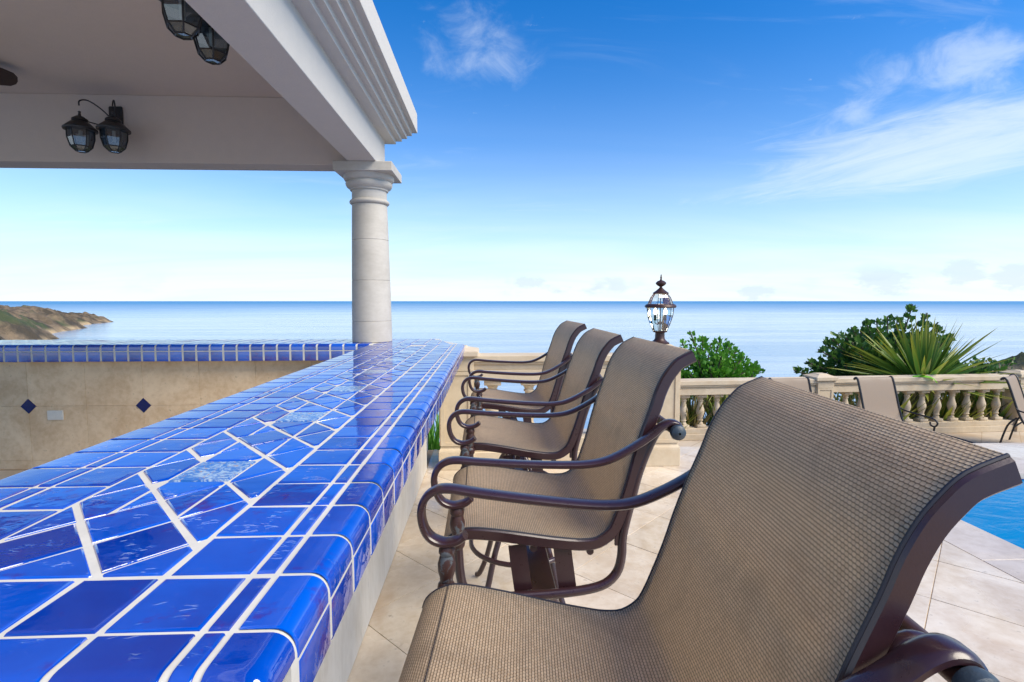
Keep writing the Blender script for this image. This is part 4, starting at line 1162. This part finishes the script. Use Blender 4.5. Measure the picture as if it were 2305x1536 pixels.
l2 = copy_tree(lg); l2['label'] = 'brown sling lounger at left, only its backrest top showing past nearest chair'; l2.location = (4.63, 7.47, DK); l2.rotation_euler.z = R(-85)
l3 = copy_tree(lg); l3['label'] = 'brown sling lounger turned side on at the right edge, black legs showing'; l3.location = (8.38, 7.58, DK); l3.rotation_euler.z = R(-56)

# ------------------------------------------------------------------ plants
def strap(mb, base, az_, el_, Ln, wd, droop, seg=6):
    d = Vector((math.cos(az_) * math.cos(el_), math.sin(az_) * math.cos(el_), math.sin(el_))); side = Vector((-math.sin(az_), math.cos(az_), 0))
    p = Vector(base); vs = []; uv = []; fs = []
    roll = random.uniform(-0.7, 0.7); side = (side * math.cos(roll) + d.cross(side) * math.sin(roll)).normalized()
    for i in range(seg + 1):
        s = i / seg; ww = wd * (0.55 + 0.9 * s if s < 0.35 else (0.865 * (1 - ((s - 0.35) / 0.65) ** 1.6) + 0.01))
        nn_ = d.cross(side).normalized()
        vs += [p - side * ww, p + nn_ * (-ww * 0.35), p + side * ww]; uv += [(0, s), (0.5, s), (1, s)]
        p = p + d * (Ln / seg); d = (d + Vector((0, 0, -droop / seg))).normalized()
    for i in range(seg):
        a = i * 3; fs += [(a, a + 1, a + 4, a + 3), (a + 1, a + 2, a + 5, a + 4)]
    mb.add(vs, fs, uv)
palm = thing('spiky_palm', 'spiky yellow-green palm with long pointed leaves behind the balustrade', 'palm', (8.2, 9.45, -1.6))
b = MB(); b.lathe([(0.14, -1.2), (0.12, 0.6), (0.13, 1.3), (0.09, 1.55)], n=12); b.build('trunk', M['bark'], palm)
for k in range(130):
    b = MB(); fan_ = random.random()
    az_ = random.uniform(0, 2 * math.pi)
    el_ = R(90 - 88 * fan_ ** 0.75)
    strap(b, (0.05 * math.cos(az_), 0.05 * math.sin(az_), 1.42), az_, el_, random.uniform(1.05, 1.42) * (1.0 + 0.30 * fan_), random.uniform(0.036, 0.056), random.uniform(0.05, 0.35) * (0.4 + fan_))
    b.build('leaf', M['leaf_strap'], palm, 180)
def leafy(mb, p, d, size, roundish=True):
    """one folded leaf, 4 triangles"""
    d = d.normalized(); s = d.cross(Vector((random.uniform(-1, 1), random.uniform(-1, 1), random.uniform(0.2, 1)))).normalized(); nn_ = s.cross(d)
    w_ = size * (0.42 if roundish else 0.26)
    mb.add([p, p + d * size * 0.5 + s * w_ + nn_ * size * 0.10, p + d * size, p + d * size * 0.5 - s * w_ + nn_ * size * 0.10, p + d * size * 0.5], [(0, 4, 1), (4, 2, 1), (0, 3, 4), (4, 3, 2)], smooth=False)
def shrub(name, label, cat, base, trunk_h, spikes, leaf, mat, nl, lsz, seed, roundish=True):
    """spikes: list of (x,y,z tip offset, radius) that the crown's branches reach to; leaves cluster along the outer half of every branch"""
    rs = random.Random(seed)
    t_ = thing(name, label, cat, base)
    w1 = MB()
    cr = MB()
    root = Vector((0, 0, trunk_h))
    w1.tube([(0, 0, 0), (0.04, 0.02, trunk_h * 0.5), tuple(root)], 0.06, 8, up=(0, 1, 0))
    for (tx, ty, tz, rd) in spikes:
        tip = Vector((tx, ty, tz)); mid = root.lerp(tip, 0.5) + Vector((rs.uniform(-.12, .12), rs.uniform(-.12, .12), rs.uniform(-.05, .15)))
        br = smooth_path([root, root.lerp(mid, 0.5), mid, mid.lerp(tip, 0.5) + Vector((0, 0, 0.03)), tip], 3)
        w1.tube(br, 0.014, 5, up=(0.3, 1, 0))
        for k in range(nl):
            s = rs.uniform(0.30, 1.0) ** 0.8; q = br[min(len(br) - 1, int(s * (len(br) - 1)))]
            off = Vector((rs.gauss(0, 1), rs.gauss(0, 1), rs.gauss(0, 0.9))) * rd * (1.15 - 0.85 * s ** 3) * 0.5
            dd = (off.normalized() + Vector((0, 0, 0.5)) + (tip - root).normalized() * 0.6)
            leafy(cr, q + off, dd, lsz * rs.uniform(0.65, 1.2), roundish)
    w1.build('trunk', M['bark'], t_)
    cr.build('crown', M[mat], t_, 180)
    return t_
rs = random.Random(11)
sp = []
for k in range(46):
    a = rs.uniform(0, 2 * math.pi); rr = math.sqrt(rs.random())
    x = rr * math.cos(a); y = rr * math.sin(a)
    top = 0.62 * (1 - 0.75 * abs(x) ** 1.7) + rs.uniform(-0.25, 0.22)
    sp.append((x * 0.92, y * 0.6, 1.9 + top * rs.uniform(0.3, 1.0) * 1.2, 0.20))
sp += [(-0.45, 0, 2.85, 0.10), (-0.15, 0.1, 2.72, 0.10), (0.35, 0, 2.62, 0.10), (0.62, 0, 2.35, 0.12), (-0.8, 0, 2.42, 0.12), (1.05, 0, 2.08, 0.13), (0.95, 0.1, 1.75, 0.15)]
shrub('shrub', 'bright green small-leaved shrub beside the post lantern, behind the balustrade', 'shrub', (4.35, 10.0, -2.0), 1.2, sp, None, 'leaf_bright', 105, 0.09, 3)
rs = random.Random(5); sp = []
for k in range(78):
    a = rs.uniform(0, 2 * math.pi); rr = math.sqrt(rs.random()); x = rr * math.cos(a); y = rr * math.sin(a)
    top = (1 - abs(x) ** 1.5) * 1.15 + rs.uniform(-0.25, 0.15)
    sp.append((x * 1.75, y * 0.9, 2.0 + top * rs.uniform(0.35, 1.05), 0.26))
sp += [(0.42, 0, 3.46, 0.08), (-0.35, 0, 3.16, 0.09), (-0.9, 0, 2.98, 0.09), (-0.6, 0, 3.12, 0.08), (0.75, 0, 3.28, 0.08), (1.0, 0, 3.08, 0.09), (-1.3, 0, 2.72, 0.09), (-1.6, 0, 2.5, 0.09), (-1.85, 0, 2.25, 0.09), (-2.1, 0, 2.06, 0.10), (1.35, 0, 2.82, 0.1), (0.1, 0, 3.2, 0.1), (1.2, 0.1, 2.95, 0.1)]
shrub('sea_grape_bush', 'tall dark green round-leaved bush rising behind the spiky palm', 'bush', (8.55, 10.7, -2.1), 1.2, sp, None, 'leaf_dark', 105, 0.12, 9)
rs = random.Random(21); sp = [(rs.uniform(-0.9, 0.9), rs.uniform(-0.5, 0.5), 1.2 + rs.uniform(0, 0.75), 0.22) for k in range(36)]
shrub('shrub', 'dark low shrub right of the spiky palm behind the balustrade', 'shrub', (10.25, 10.6, -1.75), 0.7, sp, None, 'leaf_dark', 50, 0.10, 4)
rs = random.Random(23); sp = [(rs.uniform(-0.75, 0.75), rs.uniform(-0.3, 0.3), 0.95 + rs.uniform(0, 0.50), 0.16) for k in range(26)]
shrub('shrub', 'low lime green shrub just above the rail right of the palm', 'shrub', (9.6, 9.5, -1.45), 0.5, sp, None, 'leaf_bright', 50, 0.075, 6)
# strappy clumps behind the long balustrade's balusters, one plant each
for k in range(13):
    x = 3.0 + 0.52 * k + random.uniform(-0.1, 0.1); yb = 8.206 + (x - 2.8) * 0.0623 + 0.12 + 0.42
    lab = 'strappy green and straw leaved plant behind balusters of the long balustrade'
    t_ = thing('strappy_plant', lab, 'plant', (x, yb, -1.22), 0, 'strappy plants seen between balusters of the long balustrade')
    b = MB()
    for q in range(90):
        a = random.uniform(0, 2 * math.pi); strap(b, (random.uniform(-.06, .06), random.uniform(-.06, .06), 0), a, R(random.uniform(52, 84)), random.uniform(0.85, 1.36), random.uniform(0.028, 0.045), random.uniform(0.2, 0.7), 5)
    b.build('leaves', M['leaf_tan'] if k % 2 else M['leaf_strap'], t_, 180)
t_ = thing('grass_clump', 'green grassy plant in the gap between bar and stone pedestal', 'plant', (-0.60, 5.45, -0.95))
b = MB()
for q in range(320):
    a = random.uniform(0, 2 * math.pi); strap(b, (random.uniform(-.25, .25), random.uniform(-.12, .12), 0), a, R(random.uniform(58, 86)), random.uniform(0.9, 1.5), random.uniform(0.016, 0.026), random.uniform(0.2, 0.6), 5)
b.build('blades', M['leaf_bright'], t_, 180)
# fallen bright leaf on the rail
b = MB(); yb = 8.206 + (7.5 - 2.8) * 0.0623 - 0.03
pth = smooth_path([(7.22, yb + 0.06, 0.140), (7.34, yb + 0.02, 0.155), (7.46, yb - 0.01, 0.144), (7.545, yb - 0.035, 0.085), (7.575, yb - 0.045, 0.03)], 4); n = len(pth); vs = []; fs = []
for i, p in enumerate(pth):
    ww = 0.07 * math.sin(math.pi * (0.06 + 0.9 * i / (n - 1))) ; vs += [p + Vector((0, -ww * 0.6, -ww * 0.25)), p + Vector((0, 0, 0.012)), p + Vector((0.0, ww * 0.6, 0.01))]
for i in range(n - 1):
    a = i * 3; fs += [(a, a + 3, a + 4, a + 1), (a + 1, a + 4, a + 5, a + 2)]
b.add(vs, fs); lf = b.build('leaf', M['leaf_lime'], None, 180); tag(lf, 'single lime green leaf draped over the long balustrade rail', 'leaf')
